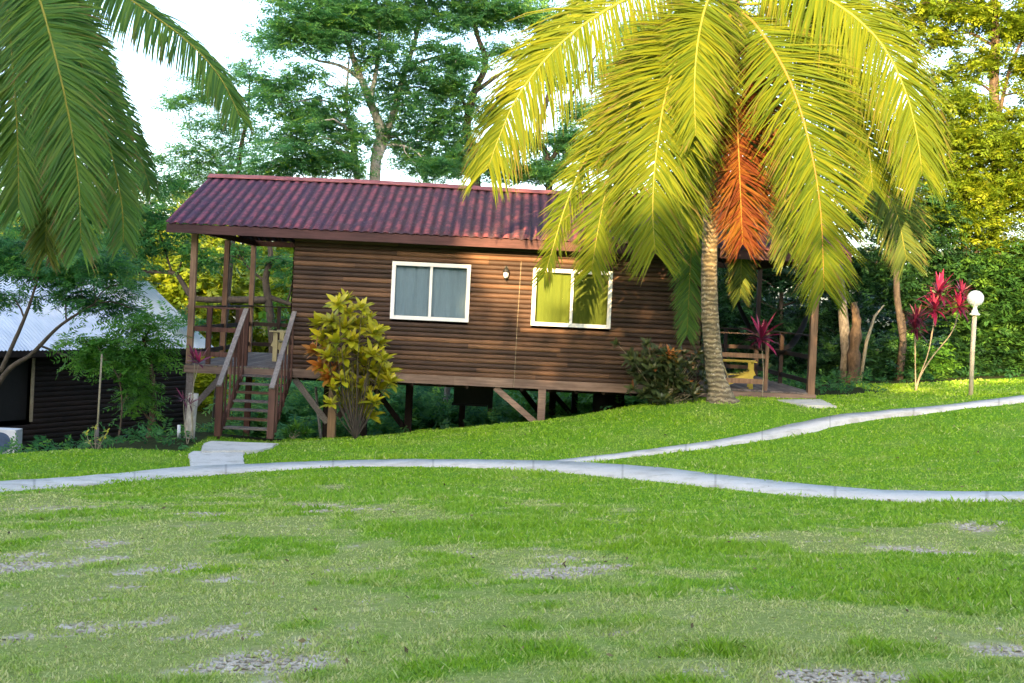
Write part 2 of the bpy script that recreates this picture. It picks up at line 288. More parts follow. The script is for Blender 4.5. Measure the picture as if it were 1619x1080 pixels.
class MB:
    def __init__(s): s.v = []; s.f = []; s.c = []; s.m = []
    def add(s, vs_, fs_, c=0.5, m=0):
        b = len(s.v); s.v += [tuple(map(float, p)) for p in vs_]; s.f += [tuple(b + i for i in f) for f in fs_]; s.c += [c] * len(fs_); s.m += [m] * len(fs_)
    def box(s, x0, x1, y0, y1, z0, z1, c=None, m=0):
        c = rng.random() if c is None else c
        s.add([(x, y, z) for z in (z0, z1) for y in (y0, y1) for x in (x0, x1)], [(0, 2, 3, 1), (4, 5, 7, 6), (0, 1, 5, 4), (2, 6, 7, 3), (0, 4, 6, 2), (1, 3, 7, 5)], c, m)
    def beam(s, p, q, w, h, up=(0, 0, 1), c=None, m=0):
        """box from p to q, w across, h along up"""
        c = rng.random() if c is None else c
        p = np.array(p, float); q = np.array(q, float); d = q - p; d /= np.linalg.norm(d); u = np.array(up, float); a = np.cross(d, u); a /= np.linalg.norm(a); u = np.cross(a, d)
        vs_ = [e + a * w / 2 * i + u * h / 2 * j for e in (p, q) for i, j in ((-1, -1), (1, -1), (1, 1), (-1, 1))]
        s.add(vs_, [(3, 2, 1, 0), (4, 5, 6, 7), (0, 1, 5, 4), (1, 2, 6, 5), (2, 3, 7, 6), (3, 0, 4, 7)], c, m)
    def tube(s, pts, rad, n=8, c=0.5, m=0, wob=0.0):
        pts = np.array(pts, float); k = len(pts); rad = np.broadcast_to(np.array(rad, float), (k,)); T = np.gradient(pts, axis=0); vs_ = []
        ref = np.array([0.31, 0.87, 0.39])
        for i in range(k):
            t = T[i] / (np.linalg.norm(T[i]) + 1e-9); a = np.cross(t, ref); a /= np.linalg.norm(a) + 1e-9; b = np.cross(t, a)
            for j in range(n):
                an = 2 * math.pi * j / n; r = rad[i] * (1 + wob * (rng.random() - 0.5)); vs_.append(pts[i] + (a * math.cos(an) + b * math.sin(an)) * r)
        fs_ = [(i * n + j, i * n + (j + 1) % n, (i + 1) * n + (j + 1) % n, (i + 1) * n + j) for i in range(k - 1) for j in range(n)]
        fs_ += [tuple(range(n))[::-1], tuple((k - 1) * n + j for j in range(n))]
        s.add(vs_, fs_, c, m)
    def lathe(s, prof, cx, cy, n=20, c=0.5, m=0):
        vs_ = [(cx + r * math.cos(2 * math.pi * j / n), cy + r * math.sin(2 * math.pi * j / n), z) for r, z in prof for j in range(n)]
        fs_ = [(i * n + j, i * n + (j + 1) % n, (i + 1) * n + (j + 1) % n, (i + 1) * n + j) for i in range(len(prof) - 1) for j in range(n)]
        fs_ += [tuple(range(n))[::-1], tuple((len(prof) - 1) * n + j for j in range(n))]
        s.add(vs_, fs_, c, m)
    def build(s, name, mats, parent=None, loc=None, smooth=False):
        return link_mesh(name, np.array(s.v), s.f, mats, parent, loc, {'rnd': ('FACE', 'FLOAT', s.c)}, s.m, smooth)
def tag(o, label, cat, group=None):
    o['label'] = label; o['category'] = cat
    if group: o['group'] = group
    return o
def catmull(pts, n):
    pts = np.array(pts, float); p = np.vstack([2 * pts[0] - pts[1], pts, 2 * pts[-1] - pts[-2]]); k = len(pts) - 1
    t = np.linspace(0, k, n); i = np.minimum(t.astype(int), k - 1); f = (t - i)[:, None]
    p0, p1, p2, p3 = p[i], p[i + 1], p[i + 2], p[i + 3]
    return 0.5 * ((2 * p1) + (-p0 + p2) * f + (2 * p0 - 5 * p1 + 4 * p2 - p3) * f ** 2 + (-p0 + 3 * p1 - 3 * p2 + p3) * f ** 3)
def nrm(a): return a / (np.linalg.norm(a, axis=-1, keepdims=True) + 1e-9)

# ------------------------------------------------------------------ ground, paths
blobs_bare = [(60, 900, 130, 22), (230, 905, 120, 14), (300, 915, 60, 10), (90, 805, 90, 8), (290, 812, 60, 8), (510, 802, 90, 8), (880, 900, 90, 24), (700, 925, 60, 12), (470, 1045, 130, 30), (100, 1000, 60, 10),
              (1530, 826, 60, 12), (1470, 870, 60, 7), (1570, 1022, 60, 16), (1340, 1060, 110, 18), (1200, 1070, 90, 18), (130, 860, 80, 6), (250, 985, 90, 10), (340, 1000, 60, 8), (1160, 930, 60, 8), (20, 880, 60, 10)]
blobs_dry = [(150, 880, 330, 90), (420, 940, 260, 70), (700, 950, 330, 60), (100, 990, 300, 70), (950, 960, 300, 60), (400, 1050, 360, 50), (1450, 850, 240, 22), (1200, 1000, 300, 80), (1450, 1010, 200, 60), (1100, 1060, 300, 30), (520, 815, 260, 22), (820, 900, 160, 40), (60, 800, 200, 18)]
def wblob(lst):
    out = []
    for (u, v, a, b) in lst:
        c = G(u, v)[0]; e1 = G(u + a, v)[0]; e2 = G(u, v - b)[0]; out.append((c[0], c[1], abs(e1[0] - c[0]), abs(e2[1] - c[1])))
    return out
WB, WD = wblob(blobs_bare), wblob(blobs_dry)
def masks(x, y):
    d = np.zeros_like(x); b = np.zeros_like(x)
    wx = x + 0.9 * (fbm(x * 0.9, y * 0.9, 3) - 0.5); wy = y + 0.9 * (fbm(x * 0.9, y * 0.9, 9) - 0.5)
    for cx, cy, rx, ry in WD: d = np.maximum(d, np.exp(-(((wx - cx) / rx) ** 2 + ((wy - cy) / ry) ** 2) * 0.9))
    for cx, cy, rx, ry in WB: b = np.maximum(b, np.exp(-(((wx - cx) / rx) ** 2 + ((wy - cy) / ry) ** 2)))
    n1 = fbm(x * 1.6, y * 1.6, 21); n2 = fbm(x * 4.5, y * 4.5, 31); n3 = fbm(x * 11, y * 11, 41, 3)
    dry = np.clip((d * 1.05 + (n1 - 0.5) * 1.7 + (n2 - .5) * 1.3 - 0.28) * 2.0, 0, 1)
    bare = np.clip((b * 0.75 + (n1 - 0.5) * 0.5 + (n2 - 0.5) * 1.5 + (n3 - .5) * 0.8 - 0.40) * 3.2, 0, 1)
    far = np.clip((y + 8.5) / 2, 0, 1); dry = dry * (1 - far) * (d > 0.02) + 0.25 * np.clip((n1 - 0.5) * 4, 0, 1); bare = bare * (1 - far)
    return np.clip(dry, 0, 1), bare
def litter(x, y):
    """leaf litter and bare dark earth under the trees and behind the lawn's edge"""
    edge = np.where(x < -1.2, -4.0 + 0.05 * (x + 2.2), np.where(x < 0.2, -1.8, -0.3)); edge = np.where(x < 0.2, edge, np.where(x < 9.0, -0.3 + 0.25 * np.sin(x * 1.7), np.where(x < 13.5, 1.0, 4.5 + (x - 13.5) * 0.35)))
    return np.clip((y - edge + 0.35 * (fbm(x * 2, y * 2, 77) - 0.5)) / 0.25, 0, 1)
def axis(a, lo, hi, b, fine, coarse): return np.concatenate([np.linspace(a, lo, coarse, endpoint=False), np.arange(lo, hi, fine), np.linspace(hi, b, coarse)])
gx = axis(-140, -16, 24, 160, 0.16, 14); gy = axis(-110, -24, 9, 230, 0.14, 14)
X, Y = np.meshgrid(gx, gy); Z = hgt(X, Y) + 0.05 * (fbm(X * 0.8, Y * 0.8, 5) - 0.5) * (Y < 5) + 0.03 * (fbm(X * 4, Y * 4, 6) - 0.5)
dry, bare = masks(X, Y); Z = Z - 0.02 * bare; lit = litter(X, Y)
nx, ny = len(gx), len(gy); ii = (np.arange(ny - 1)[:, None] * nx + np.arange(nx - 1)[None, :]).ravel()
gf = np.stack([ii, ii + 1, ii + nx + 1, ii + nx], 1)
g = link_mesh('ground', np.stack([X.ravel(), Y.ravel(), Z.ravel()], 1), gf, M['ground'], fa={'dry': ('POINT', 'FLOAT', dry.ravel()), 'bare': ('POINT', 'FLOAT', bare.ravel()), 'litter': ('POINT', 'FLOAT', lit.ravel())}, smooth=True)
g['kind'] = 'structure'
def ribbon(name, rows, z_off=0.07):
    us = np.array([r[0] for r in rows], float); n = 700; uu = np.linspace(us[0], us[-1], n)
    def sm(a): 
        y_ = np.interp(uu, us, a); k = np.ones(25) / 25; return np.convolve(np.pad(y_, 12, mode='edge'), k, 'valid')
    a = G(uu, sm([r[1] for r in rows])); b = G(uu, sm([r[2] for r in rows]))
    w = (fbm(a[:, 0] * 2.2, a[:, 1] * 2.2, 55) - 0.5)[:, None] * 0.14; w2 = (fbm(b[:, 0] * 2.2, b[:, 1] * 2.2, 56) - 0.5)[:, None] * 0.12
    d = nrm(a - b); a = a + d * w; b = b - d * w2; mid = (a + b) / 2; zc = np.maximum(np.maximum(hgt(a[:, 0], a[:, 1]), hgt(b[:, 0], b[:, 1])), hgt(mid[:, 0], mid[:, 1])) + z_off
    rows_ = []
    for pt, dz in ((a, -0.3), (a, 0.0), (mid, 0.004), (b, 0.0), (b, -0.3)):
        q = pt.copy(); q[:, 2] = 0.5 * zc + 0.5 * (hgt(pt[:, 0], pt[:, 1]) + z_off) + dz; rows_.append(q)
    V = np.concatenate(rows_); i = np.arange(n - 1); f = np.concatenate([np.stack([k * n + i, k * n + i + 1, (k + 1) * n + i + 1, (k + 1) * n + i], 1) for k in range(4)])
    arc = np.r_[0, np.cumsum(np.linalg.norm(np.diff(mid, axis=0), axis=1))]; o = link_mesh(name, V, f, M['concrete'], fa={'arc': ('POINT', 'FLOAT', np.tile(arc, 5))}); o['kind'] = 'structure'; return a, b
PA = [(-420, 806, 826), (-200, 788, 803), (0, 767, 779), (150, 757, 768), (300, 742, 753), (390, 738, 748), (500, 732, 741), (600, 729, 739), (700, 728, 739), (800, 729, 742), (850, 730, 745), (950, 736, 753), (1050, 744, 764),
      (1150, 755, 774), (1250, 766, 785), (1350, 776, 792), (1450, 780, 795), (1619, 781, 795), (1800, 778, 794), (2050, 770, 788)]
PB = [(868, 731, 738), (950, 721, 728), (1050, 709, 717), (1130, 698, 709), (1190, 687, 700), (1240, 674, 692), (1290, 664, 683), (1330, 656, 671), (1400, 650, 661), (1500, 641, 650), (1619, 626, 637), (1900, 596, 608)]
ribbon('path', PA, 0.022); ribbon('path', PB, 0.02)
def slab(name, px, z, th, mat=M['concrete']):
    pts = [PZ(u, v, z) for u, v in px]; q = []
    for i, p in enumerate(pts):
        n2 = pts[(i + 1) % len(pts)]
        for t in np.linspace(0, 1, 6, endpoint=False): a = p + (n2 - p) * t; q.append(a + np.r_[rng.normal(0, 0.012, 2), 0])
    k = len(q); vs_ = q + [a - np.array([0, 0, th]) for a in q]; m = MB()
    m.add(vs_, [tuple(range(k))[::-1], tuple(range(k, 2 * k))] + [(i, (i + 1) % k, k + (i + 1) % k, k + i) for i in range(k)])
    o = m.build(name, mat); o['kind'] = 'structure'; return o
slab('landing_slab', [(322, 701), (334, 697), (440, 701), (428, 707), (404, 712), (318, 713)], 0.07, 0.35)
slab('landing_slab', [(299, 717), (306, 713), (386, 713), (384, 722), (389, 741), (350, 747), (303, 750), (302, 730)], 0.04, 0.3)
slab('landing_slab', [(1228, 632), (1297, 631), (1322, 642), (1275, 640)], 1.275, 0.12)

# grass blades (uncountable): density falls with distance so that each blade stays a few pixels
def build_grass(n):
    r = 3.2 * (34.0 / 3.2) ** rng.random(n); th = rng.uniform(-0.62, 0.62, n)
    x = CAM[0] + r * np.sin(th); y = CAM[1] + r * np.cos(th)
    dry, bare = masks(x, y); lt = litter(x, y)
    cl = fbm(x * 3, y * 3, 63); keep = (rng.random(n) > bare * 0.9) & (lt < 0.5) & (rng.random(n) > dry * 0.35)
    # not on concrete
    a, b = pathA; 
    for (a, b) in (pathA, pathB):
        xa, ya, yb = (a[:, 0] + b[:, 0]) / 2, a[:, 1], b[:, 1]; o = np.argsort(xa); hi = np.interp(x, xa[o], ya[o], -99, -99); lo = np.interp(x, xa[o], yb[o], 99, 99)
        keep &= ~((y > lo + 0.02) & (y < hi - 0.02))
    for poly in slabs_xy:
        inside = np.zeros(n, bool); j = len(poly) - 1
        for i in range(len(poly)):
            xi, yi, xj, yj = *poly[i], *poly[j]; inside ^= ((yi > y) != (yj > y)) & (x < (xj - xi) * (y - yi) / (yj - yi + 1e-9) + xi); j = i
        keep &= ~inside
    x, y, r, dry, cl = x[keep], y[keep], r[keep], dry[keep], cl[keep]; n = len(x)
    z = hgt(x, y) + 0.05 * (fbm(x * 0.8, y * 0.8, 5) - 0.5) - 0.008
    tuft = np.clip((fbm(x * 1.3, y * 1.3, 88) - 0.52) * 5, 0, 1)
    h = 0.72 * (0.018 + 0.028 * rng.random(n)) * (0.7 + 0.8 * cl + 0.9 * tuft * (1 - dry) + 1.0 * (rng.random(n) < 0.03) * (y < -10)) * (1 - 0.35 * dry) * (1 + r * 0.012); w = (0.0022 + 0.0016 * rng.random(n)) * (1 + (r - 3) * 0.24)
    an = rng.uniform(0, 2 * math.pi, n); ln = rng.uniform(0.2, 1.3, n) * h; la = rng.uniform(0, 2 * math.pi, n)
    base = np.stack([x, y, z], 1); sx = np.stack([np.cos(an), np.sin(an), 0 * an], 1) * w[:, None]
    lean = np.stack([np.cos(la) * ln, np.sin(la) * ln, h], 1)
    V = np.stack([base - sx, base + sx, base + lean * 0.55 + sx * 0.7 + np.array([0, 0, 1]) * (h * 0.12)[:, None], base + lean], 1)
    F_ = np.arange(n * 4).reshape(n, 4)
    t = rng.random(n)[:, None]; hue = np.clip(fbm(x * 0.7, y * 0.7, 91)[:, None] + rng.normal(0, 0.12, (n, 1)), 0, 1)
    lush = (1 - t) * np.array([0.19, 0.34, 0.012]) + t * np.array([0.33, 0.50, 0.020]); lush = lush * (1 - hue * 0.4) + hue * 0.4 * np.array([0.15, 0.40, 0.06])
    straw = (1 - t) * np.array([0.44, 0.46, 0.14]) + t * np.array([0.80, 0.72, 0.40])
    p = np.clip(dry * 0.85 + (rng.random(n) < 0.10) * 0.6 + (fbm(x * 9, y * 9, 17, 2) - 0.5) * 0.9 * (y < -9), 0, 1)[:, None] * (0.35 + 0.65 * rng.random((n, 1)))
    col = np.c_[lush * (1 - p) + straw * p, np.ones(n)]
    o = link_mesh('grass', V.reshape(-1, 3), F_, M['grass'], fa={'col': ('FACE', 'FLOAT_COLOR', col)}); o['kind'] = 'stuff'; tag(o, 'short green lawn grass with dry straw patches in the foreground', 'grass')
def edges(rows):
    us = np.array([r[0] for r in rows], float); uu = np.linspace(us[0], us[-1], 200); return G(uu, np.interp(uu, us, [r[1] for r in rows])), G(uu, np.interp(uu, us, [r[2] for r in rows]))
pathA, pathB = edges(PA), edges(PB)
slabs_xy = [[tuple(PZ(u, v, z)[:2]) for u, v in px] for px, z in (([(322, 701), (334, 697), (440, 701), (428, 707), (404, 712), (318, 713)], 0.07), ([(299, 717), (306, 713), (386, 713), (384, 722), (389, 741), (350, 747), (303, 750), (302, 730)], 0.04))]
build_grass(620000)
# loose pale stones on the worn lawn
def stones(n):
    V = []; Fc = []; k = 0
    cand = rng.uniform(0, 1, (n * 30, 2)); r = 3.5 * (14 / 3.5) ** cand[:, 0]; th = (cand[:, 1] - 0.5) * 1.0
    x = CAM[0] + r * np.sin(th); y = CAM[1] + r * np.cos(th); _, b = masks(x, y); sel = np.where(b > 0.25)[0][:n]
    x, y, r = x[sel], y[sel], r[sel]; z = hgt(x, y) + 0.05 * (fbm(x * 0.8, y * 0.8, 5) - 0.5) - 0.012; n = len(x)
    s = rng.uniform(0.006, 0.020, n) * (0.6 + r * 0.07); oct_ = np.array([(1, 0, 0), (0, 1, 0), (-1, 0, 0), (0, -1, 0), (0, 0, 1), (0, 0, -1)], float)
    V = np.stack([x, y, z], 1)[:, None, :] + oct_[None] * s[:, None, None] * rng.uniform(0.6, 1.3, (n, 6, 1)) * np.array([1.2, 1, 0.5])
    tri = np.array([(0, 1, 4), (1, 2, 4), (2, 3, 4), (3, 0, 4), (1, 0, 5), (2, 1, 5), (3, 2, 5), (0, 3, 5)])
    Fc = (np.arange(n)[:, None, None] * 6 + tri[None]).reshape(-1, 3)
    o = link_mesh('gravel', V.reshape(-1, 3), Fc, M['stone']); o['kind'] = 'stuff'; tag(o, 'loose pale limestone chips scattered on bare lawn patches', 'gravel')
stones(7000)
def fallen(n):
    r = np.random.default_rng(44); d = 3.6 * (26 / 3.6) ** r.random(n); th = r.uniform(-0.5, 0.5, n); x = CAM[0] + d * np.sin(th); y = CAM[1] + d * np.cos(th); k = litter(x, y) < 0.4; x, y, d = x[k], y[k], d[k]; n = len(x)
    z = hgt(x, y) + 0.05 * (fbm(x * 0.8, y * 0.8, 5) - 0.5) + 0.02; a = r.uniform(0, 6.28, n); s_ = r.uniform(0.008, 0.022, n) * (0.5 + d * 0.08); u_ = np.stack([np.cos(a), np.sin(a), r.normal(0, .4, n)], 1) * s_[:, None]; w_2 = np.stack([-np.sin(a), np.cos(a), r.normal(0, .4, n)], 1) * s_[:, None] * 0.45; c = np.stack([x, y, z], 1)
    V = np.stack([c - u_, c - w_2, c + u_, c + w_2], 1); o = link_mesh('fallen_leaves', V.reshape(-1, 3), np.arange(n * 4).reshape(-1, 4), M['palm_brown'], fa={'rnd': ('FACE', 'FLOAT', r.random(n))}); o['kind'] = 'stuff'; tag(o, 'small dry brown leaves scattered over the lawn', 'leaves')
fallen(420)

# ------------------------------------------------------------------ the cabin
zd, DP, XL, XW, XR = 1.37, 6.0, -2.27, 8.95, 11.5
cab = thing('wooden_cabin', 'brown wooden cabin on posts with red corrugated roof and two porches', 'cabin', (0, 0, 0))
wins = [(2.17, 3.85, 2.58, 3.80), (5.25, 6.95, 2.58, 3.80)]
def siding(parent, x0, x1, z0, z1, holes, mat, pitch=0.1015, seed=0, place=None):
    r = np.random.default_rng(seed); m = MB(); z = z0; nrow = int(round((z1 - z0) / pitch)); ph = (z1 - z0) / nrow
    th = np.linspace(-math.pi / 2, math.pi / 2, 7)
    for i in range(nrow):
        z = z0 + i * ph; segs = [(x0, x1)]
        for hx0, hx1, hz0, hz1 in holes:
            if z + ph > hz0 + 0.01 and z < hz1 - 0.01:
                ns = []
                for a, b in segs:
                    if hx1 <= a or hx0 >= b: ns.append((a, b)); continue
                    if hx0 > a: ns.append((a, hx0))
                    if hx1 < b: ns.append((hx1, b))
                segs = ns
        tone = r.random() * 0.75
        for a, b in segs:
            cuts = [a]; c = a + r.uniform(0.8, 3.2)
            while c < b - 0.4: cuts.append(c); c += r.uniform(1.8, 3.4)
            cuts.append(b)
            for p, q in zip(cuts[:-1], cuts[1:]):
                q2 = q - 0.004; prof = [(-0.036 * math.cos(t) ** 0.7 if abs(t) < 1.57 else 0.0, z + ph / 2 + ph / 2 * math.sin(t)) for t in th]
                prof = [(y - 0.0005 * r.random(), zz) for y, zz in prof]
                nx_ = max(1, int((q2 - p) / 0.6)); xs = np.linspace(p, q2, nx_ + 1); vs_ = []
                for xx in xs: vs_ += [(xx, y + 0.0, zz) for y, zz in prof]
                k = len(prof); fs_ = [(j * k + i_, (j + 1) * k + i_, (j + 1) * k + i_ + 1, j * k + i_ + 1) for j in range(nx_) for i_ in range(k - 1)]
                tone2 = min(1, max(0, tone * 0.6 + r.random() ** 2.0 * 0.85))
                if place: vs_ = [place(*v_) for v_ in vs_]
                m.add(vs_, fs_, tone2)
    return m
m = siding(cab, 0.0, XW, zd, 4.25, wins, M['siding'], seed=4); m.build('front_wall', M['siding'], cab, smooth=False)
for nm, xx in (('side_wall', 0.0), ('side_wall', XW)):
    s_ = -1 if xx == 0 else 1
    m = siding(cab, 0.0, DP, zd, 4.25, [], M['siding'], seed=5 + int(xx), place=lambda a, y, z_, xx=xx, s_=s_: (xx - s_ * y * 1.0, a, z_))
    ztop = 5.6
    m.add([(xx, -0.0, 4.25), (xx, DP, 4.25), (xx, DP / 2, ztop)], [(0, 1, 2)], 0.3); m.build(nm, M['siding'], cab)
m = MB(); m.box(0.03, XW - 0.03, DP - 0.03, DP, zd, 4.25); m.build('back_wall', M['siding'], cab)
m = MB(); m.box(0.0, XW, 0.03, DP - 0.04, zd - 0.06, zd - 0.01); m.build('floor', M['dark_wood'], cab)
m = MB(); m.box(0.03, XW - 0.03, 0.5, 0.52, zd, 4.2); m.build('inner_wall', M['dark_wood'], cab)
# skirt board along the front
m = MB()
for a, b in ((0.0, 3.6), (3.605, 4.9), (4.905, XW)): m.box(a, b, -0.05, -0.01, zd - 0.19, zd + 0.005)
m.build('skirt_board', M['board_wood'], cab)
m = MB()
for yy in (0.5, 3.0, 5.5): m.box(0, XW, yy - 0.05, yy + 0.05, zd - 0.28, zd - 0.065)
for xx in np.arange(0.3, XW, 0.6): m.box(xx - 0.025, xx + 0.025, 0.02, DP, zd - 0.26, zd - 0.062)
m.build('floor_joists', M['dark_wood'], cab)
for wi, (x0, x1, z0, z1) in enumerate(wins):
    m = MB(); t = 0.062
    for a in ((x0 - .02, x1 + .02, z1 - t, z1 + .02), (x0 - .02, x1 + .02, z0 - .02, z0 + t), (x0 - .02, x0 + t, z0 + t, z1 - t), (x1 - t, x1 + .02, z0 + t, z1 - t)):
        m.box(a[0], a[1], -0.062, 0.05, a[2], a[3], 0.5)
    fr = m.build('window', M['white_frame'], cab); xm = (x0 + x1) / 2
    m = MB(); m.box(xm - 0.03, xm + 0.03, -0.045, 0.03, z0 + t, z1 - t, 0.5); m.build('mullion', M['white_frame'], fr)
    for a, b in ((x0 + t, xm - 0.03), (xm + 0.03, x1 - t)):
        m = MB(); m.add([(a, -0.012, z0 + t), (b, -0.012, z0 + t), (b, -0.012, z1 - t), (a, -0.012, z1 - t)], [(0, 1, 2, 3)]); m.build('pane', M['glass'], fr)
        xs = np.linspace(a - 0.03, b + 0.03, 60); yy = 0.10 + 0.009 * np.sin(xs * 34 + wi) + 0.010 * np.sin(xs * 11 + 2 * a)
        vs_ = [(x, y + 0.003 * math.sin(x * 60), z) for z in (z0 + 0.02, z1 - 0.01) for x, y in zip(xs, yy)]
        m = MB(); m.add(vs_, [(i, i + 1, 61 + i, 60 + i) for i in range(59)]); m.build('curtain', M['curtain_green' if wi else 'curtain_blue'], fr, smooth=True)
# electric cable
m = MB(); m.tube([(4.96, -0.036, 3.95), (4.95, -0.036, 3.3), (4.935, -0.036, 2.4), (4.93, -0.036, zd), (4.925, -0.058, zd - 0.02), (4.925, -0.058, zd - 0.18)], 0.006, 5); m.build('cable', M['stem'], cab)
# roof: corrugated sheet, ridge cap, fascia, rafters
EY, EZ, RZ, RX0, RX1 = -0.52, 4.385, 5.77, -2.70, 12.05
def roof_sheet(side):
    lam = 0.215; nxr = int((RX1 - RX0) / lam * 8); xs = np.linspace(RX0, RX1, nxr); ys = np.array([0, .12, .3, .5, .52, .75, .99]); V = []; Cc = []
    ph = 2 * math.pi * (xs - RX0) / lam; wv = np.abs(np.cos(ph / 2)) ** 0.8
    for k, t in enumerate(ys):
        yy = EY + (DP / 2 - EY) * t; zz = EZ + (RZ - EZ) * t - (0.012 if t > 0.51 else 0.0) + 0.02 * np.sin(xs * 0.6 + 1) * t
        jag = 0.012 * vnoise(xs / lam, xs * 0, 3) if t == 0 else 0
        Y_ = np.full_like(xs, yy) - jag
        if side > 0: Y_ = DP - Y_
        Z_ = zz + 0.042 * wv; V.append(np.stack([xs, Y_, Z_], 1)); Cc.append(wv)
    V = np.concatenate(V); Cc = np.concatenate(Cc); nr = len(ys); i = (np.arange(nr - 1)[:, None] * nxr + np.arange(nxr - 1)[None]).ravel()
    f = np.stack([i, i + 1, i + nxr + 1, i + nxr], 1); N = len(V); Vb = V - np.array([0, 0, 0.012]); V2 = np.concatenate([V, Vb])
    e = np.arange(nxr - 1); fe = np.stack([e + 1, e, e + N, e + 1 + N], 1); f2 = np.concatenate([f, f[:, ::-1] + N, fe])
    for xcol in (0, nxr - 1):
        r_ = np.arange(nr - 1) * nxr + xcol; f2 = np.concatenate([f2, np.stack([r_, r_ + nxr, r_ + nxr + N, r_ + N], 1)])
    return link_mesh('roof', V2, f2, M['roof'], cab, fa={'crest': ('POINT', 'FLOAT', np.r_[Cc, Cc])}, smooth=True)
rf = roof_sheet(-1); roof_sheet(1)
m = MB(); xs = np.linspace(RX0 - 0.02, RX1, 60)
for a, b in [(RX0 - 0.02 + i * 1.64, RX0 - 0.02 + (i + 1) * 1.64) for i in range(9)]:
    for s_ in (1, -1):
        o_ = 0.006 * (int(a * 10) % 2)
        z0_, z1_ = RZ + 0.065 + o_ + 0.02 * math.sin(a * 0.6 + 1), RZ + 0.065 + o_ + 0.02 * math.sin(b * .6 + 1); yc = DP / 2; q = 0.24
        m.add([(a, yc - s_ * q, z0_ - 0.09), (b, yc - s_ * q, z1_ - 0.09), (b, yc - s_ * 0.05, z1_), (a, yc - s_ * 0.05, z0_), (a, yc, z0_ + .012), (b, yc, z1_ + .012), (a, yc - s_ * q, z0_ - 0.105), (b, yc - s_ * q, z1_ - 0.105)],
              [(0, 1, 2, 3), (3, 2, 5, 4), (6, 7, 1, 0)] if s_ > 0 else [(3, 2, 1, 0), (4, 5, 2, 3), (0, 1, 7, 6)])
m.build('ridge_cap', M['ridge'], rf)
m = MB(); m.box(RX0 + 0.02, 3.1, EY + 0.02, EY + 0.055, 4.20, 4.392, 0.3); m.box(3.1, 8.0, EY + 0.021, EY + 0.056, 4.20, 4.392, 0.6); m.box(8.0, RX1 - 0.02, EY + 0.02, EY + 0.055, 4.20, 4.392, 0.5)
m.build('fascia_board', M['fascia'], cab)
for xx in (RX0 + 0.06, RX1 - 0.06):
    m = MB(); m.beam((xx, EY + 0.06, EZ - 0.075), (xx, DP / 2, RZ - 0.06), 0.04, 0.13); m.beam((xx, DP - EY - 0.02, EZ - 0.055), (xx, DP / 2, RZ - 0.06), 0.04, 0.13); m.build('barge_board', M['fascia'], cab)
m = MB()
for xx in np.arange(RX0 + 0.5, RX1 - 0.3, 0.62):
    m.beam((xx, EY + 0.07, EZ - 0.09), (xx, DP / 2, RZ - 0.09), 0.045, 0.10); m.beam((xx, DP - EY - 0.05, EZ - 0.09), (xx, DP / 2, RZ - 0.09), 0.045, 0.10)
m.build('rafters', M['red_wood'], cab)
for bx in [(a, b, yy - 0.05, yy + 0.05, 4.24, 4.38) for yy in (0.05, DP - 0.05) for a, b in ((XL - 0.1, 0), (XW, XR))] + [(xx - 0.045, xx + 0.045, 0.1, DP - 0.1, 4.25, 4.37) for xx in (XL + 0.05, XR - 0.07)]:
    m = MB(); m.box(*bx); m.build('porch_beam', M['red_wood'], cab)
# decks
def deck(x0, x1, name, mat):
    m = MB(); x = x0
    while x < x1 - 0.02:
        w = min(0.142, x1 - x); m.box(x, x + w - 0.012, 0.0, DP, zd - 0.03, zd + 0.004 * rng.random()); x += 0.142
    d = m.build(name, mat, cab)
    m = MB(); m.box(x0, x1, -0.045, -0.005, zd - 0.19, zd - 0.036, 0.6); m.box(x0, x1, DP + .005, DP + .045, zd - .19, zd - .036)
    m.box(x0 - (0.04 if x0 < 0 else -x1 + x0), x0 - 0.002 if x0 < 0 else x1 + 0.04, 0.0, DP, zd - 0.19, zd - 0.036)
    m.build('deck_skirt', M['board_wood'], d)
deck(XL, -0.035, 'porch_deck', M['grey_wood']); deck(XW + 0.035, XR, 'porch_deck', M['grey_wood'])
for xx, yy, w, mt in ((XL + 0.06, 0.06, 0.125, 'post_wood'), (XL + 0.06, 3.0, 0.12, 'post_wood'), (XL + 0.06, 5.9, 0.12, 'post_wood'), (XR - 0.07, 0.06, 0.15, 'post_wood'), (XR - 0.07, 5.9, 0.11, 'dark_wood')):
    m = MB(); m.box(xx - w / 2, xx + w / 2, yy - w / 2, yy + w / 2, (zd + 0.006) if xx < 5 else 1.15, 4.24); m.build('porch_post', M[mt], cab)
RZs = (2.62, 2.14, 1.60)
def railing(p, q, posts, mat, nm='railing', w=0.045, skip=()):
    m = MB(); p = np.array(p, float); q = np.array(q, float)
    for i, z in enumerate(RZs):
        if i in skip: continue
        a = np.r_[p, z]; b = np.r_[q, z]
        if i == 0: m.beam(a, b, 0.10, 0.035)
        else: m.beam(a, b, 0.035, 0.10)
    for t in posts:
        c = p + (q - p) * t; m.box(c[0] - w, c[0] + w, c[1] - w, c[1] + w, zd + 0.005, RZs[0] - 0.02)
    m.build(nm, mat, cab)
railing((XL + 0.13, 0.06), (-1.08, 0.06), (0.32, 0.97), M['red_wood'])
railing((XL + 0.06, 0.13), (XL + 0.06, 5.84), (0.25, 0.75), M['dark_wood'])
railing((XL + 0.13, 5.9), (-0.04, 5.9), (0.33, 0.66), M['dark_wood'])
railing((XR - 0.07, 0.16), (XR - 0.07, 5.84), (0.5,), M['dark_wood'])
railing((XR - 0.13, 5.9), (XW + 0.05, 5.9), (0.33, 0.66), M['dark_wood'])
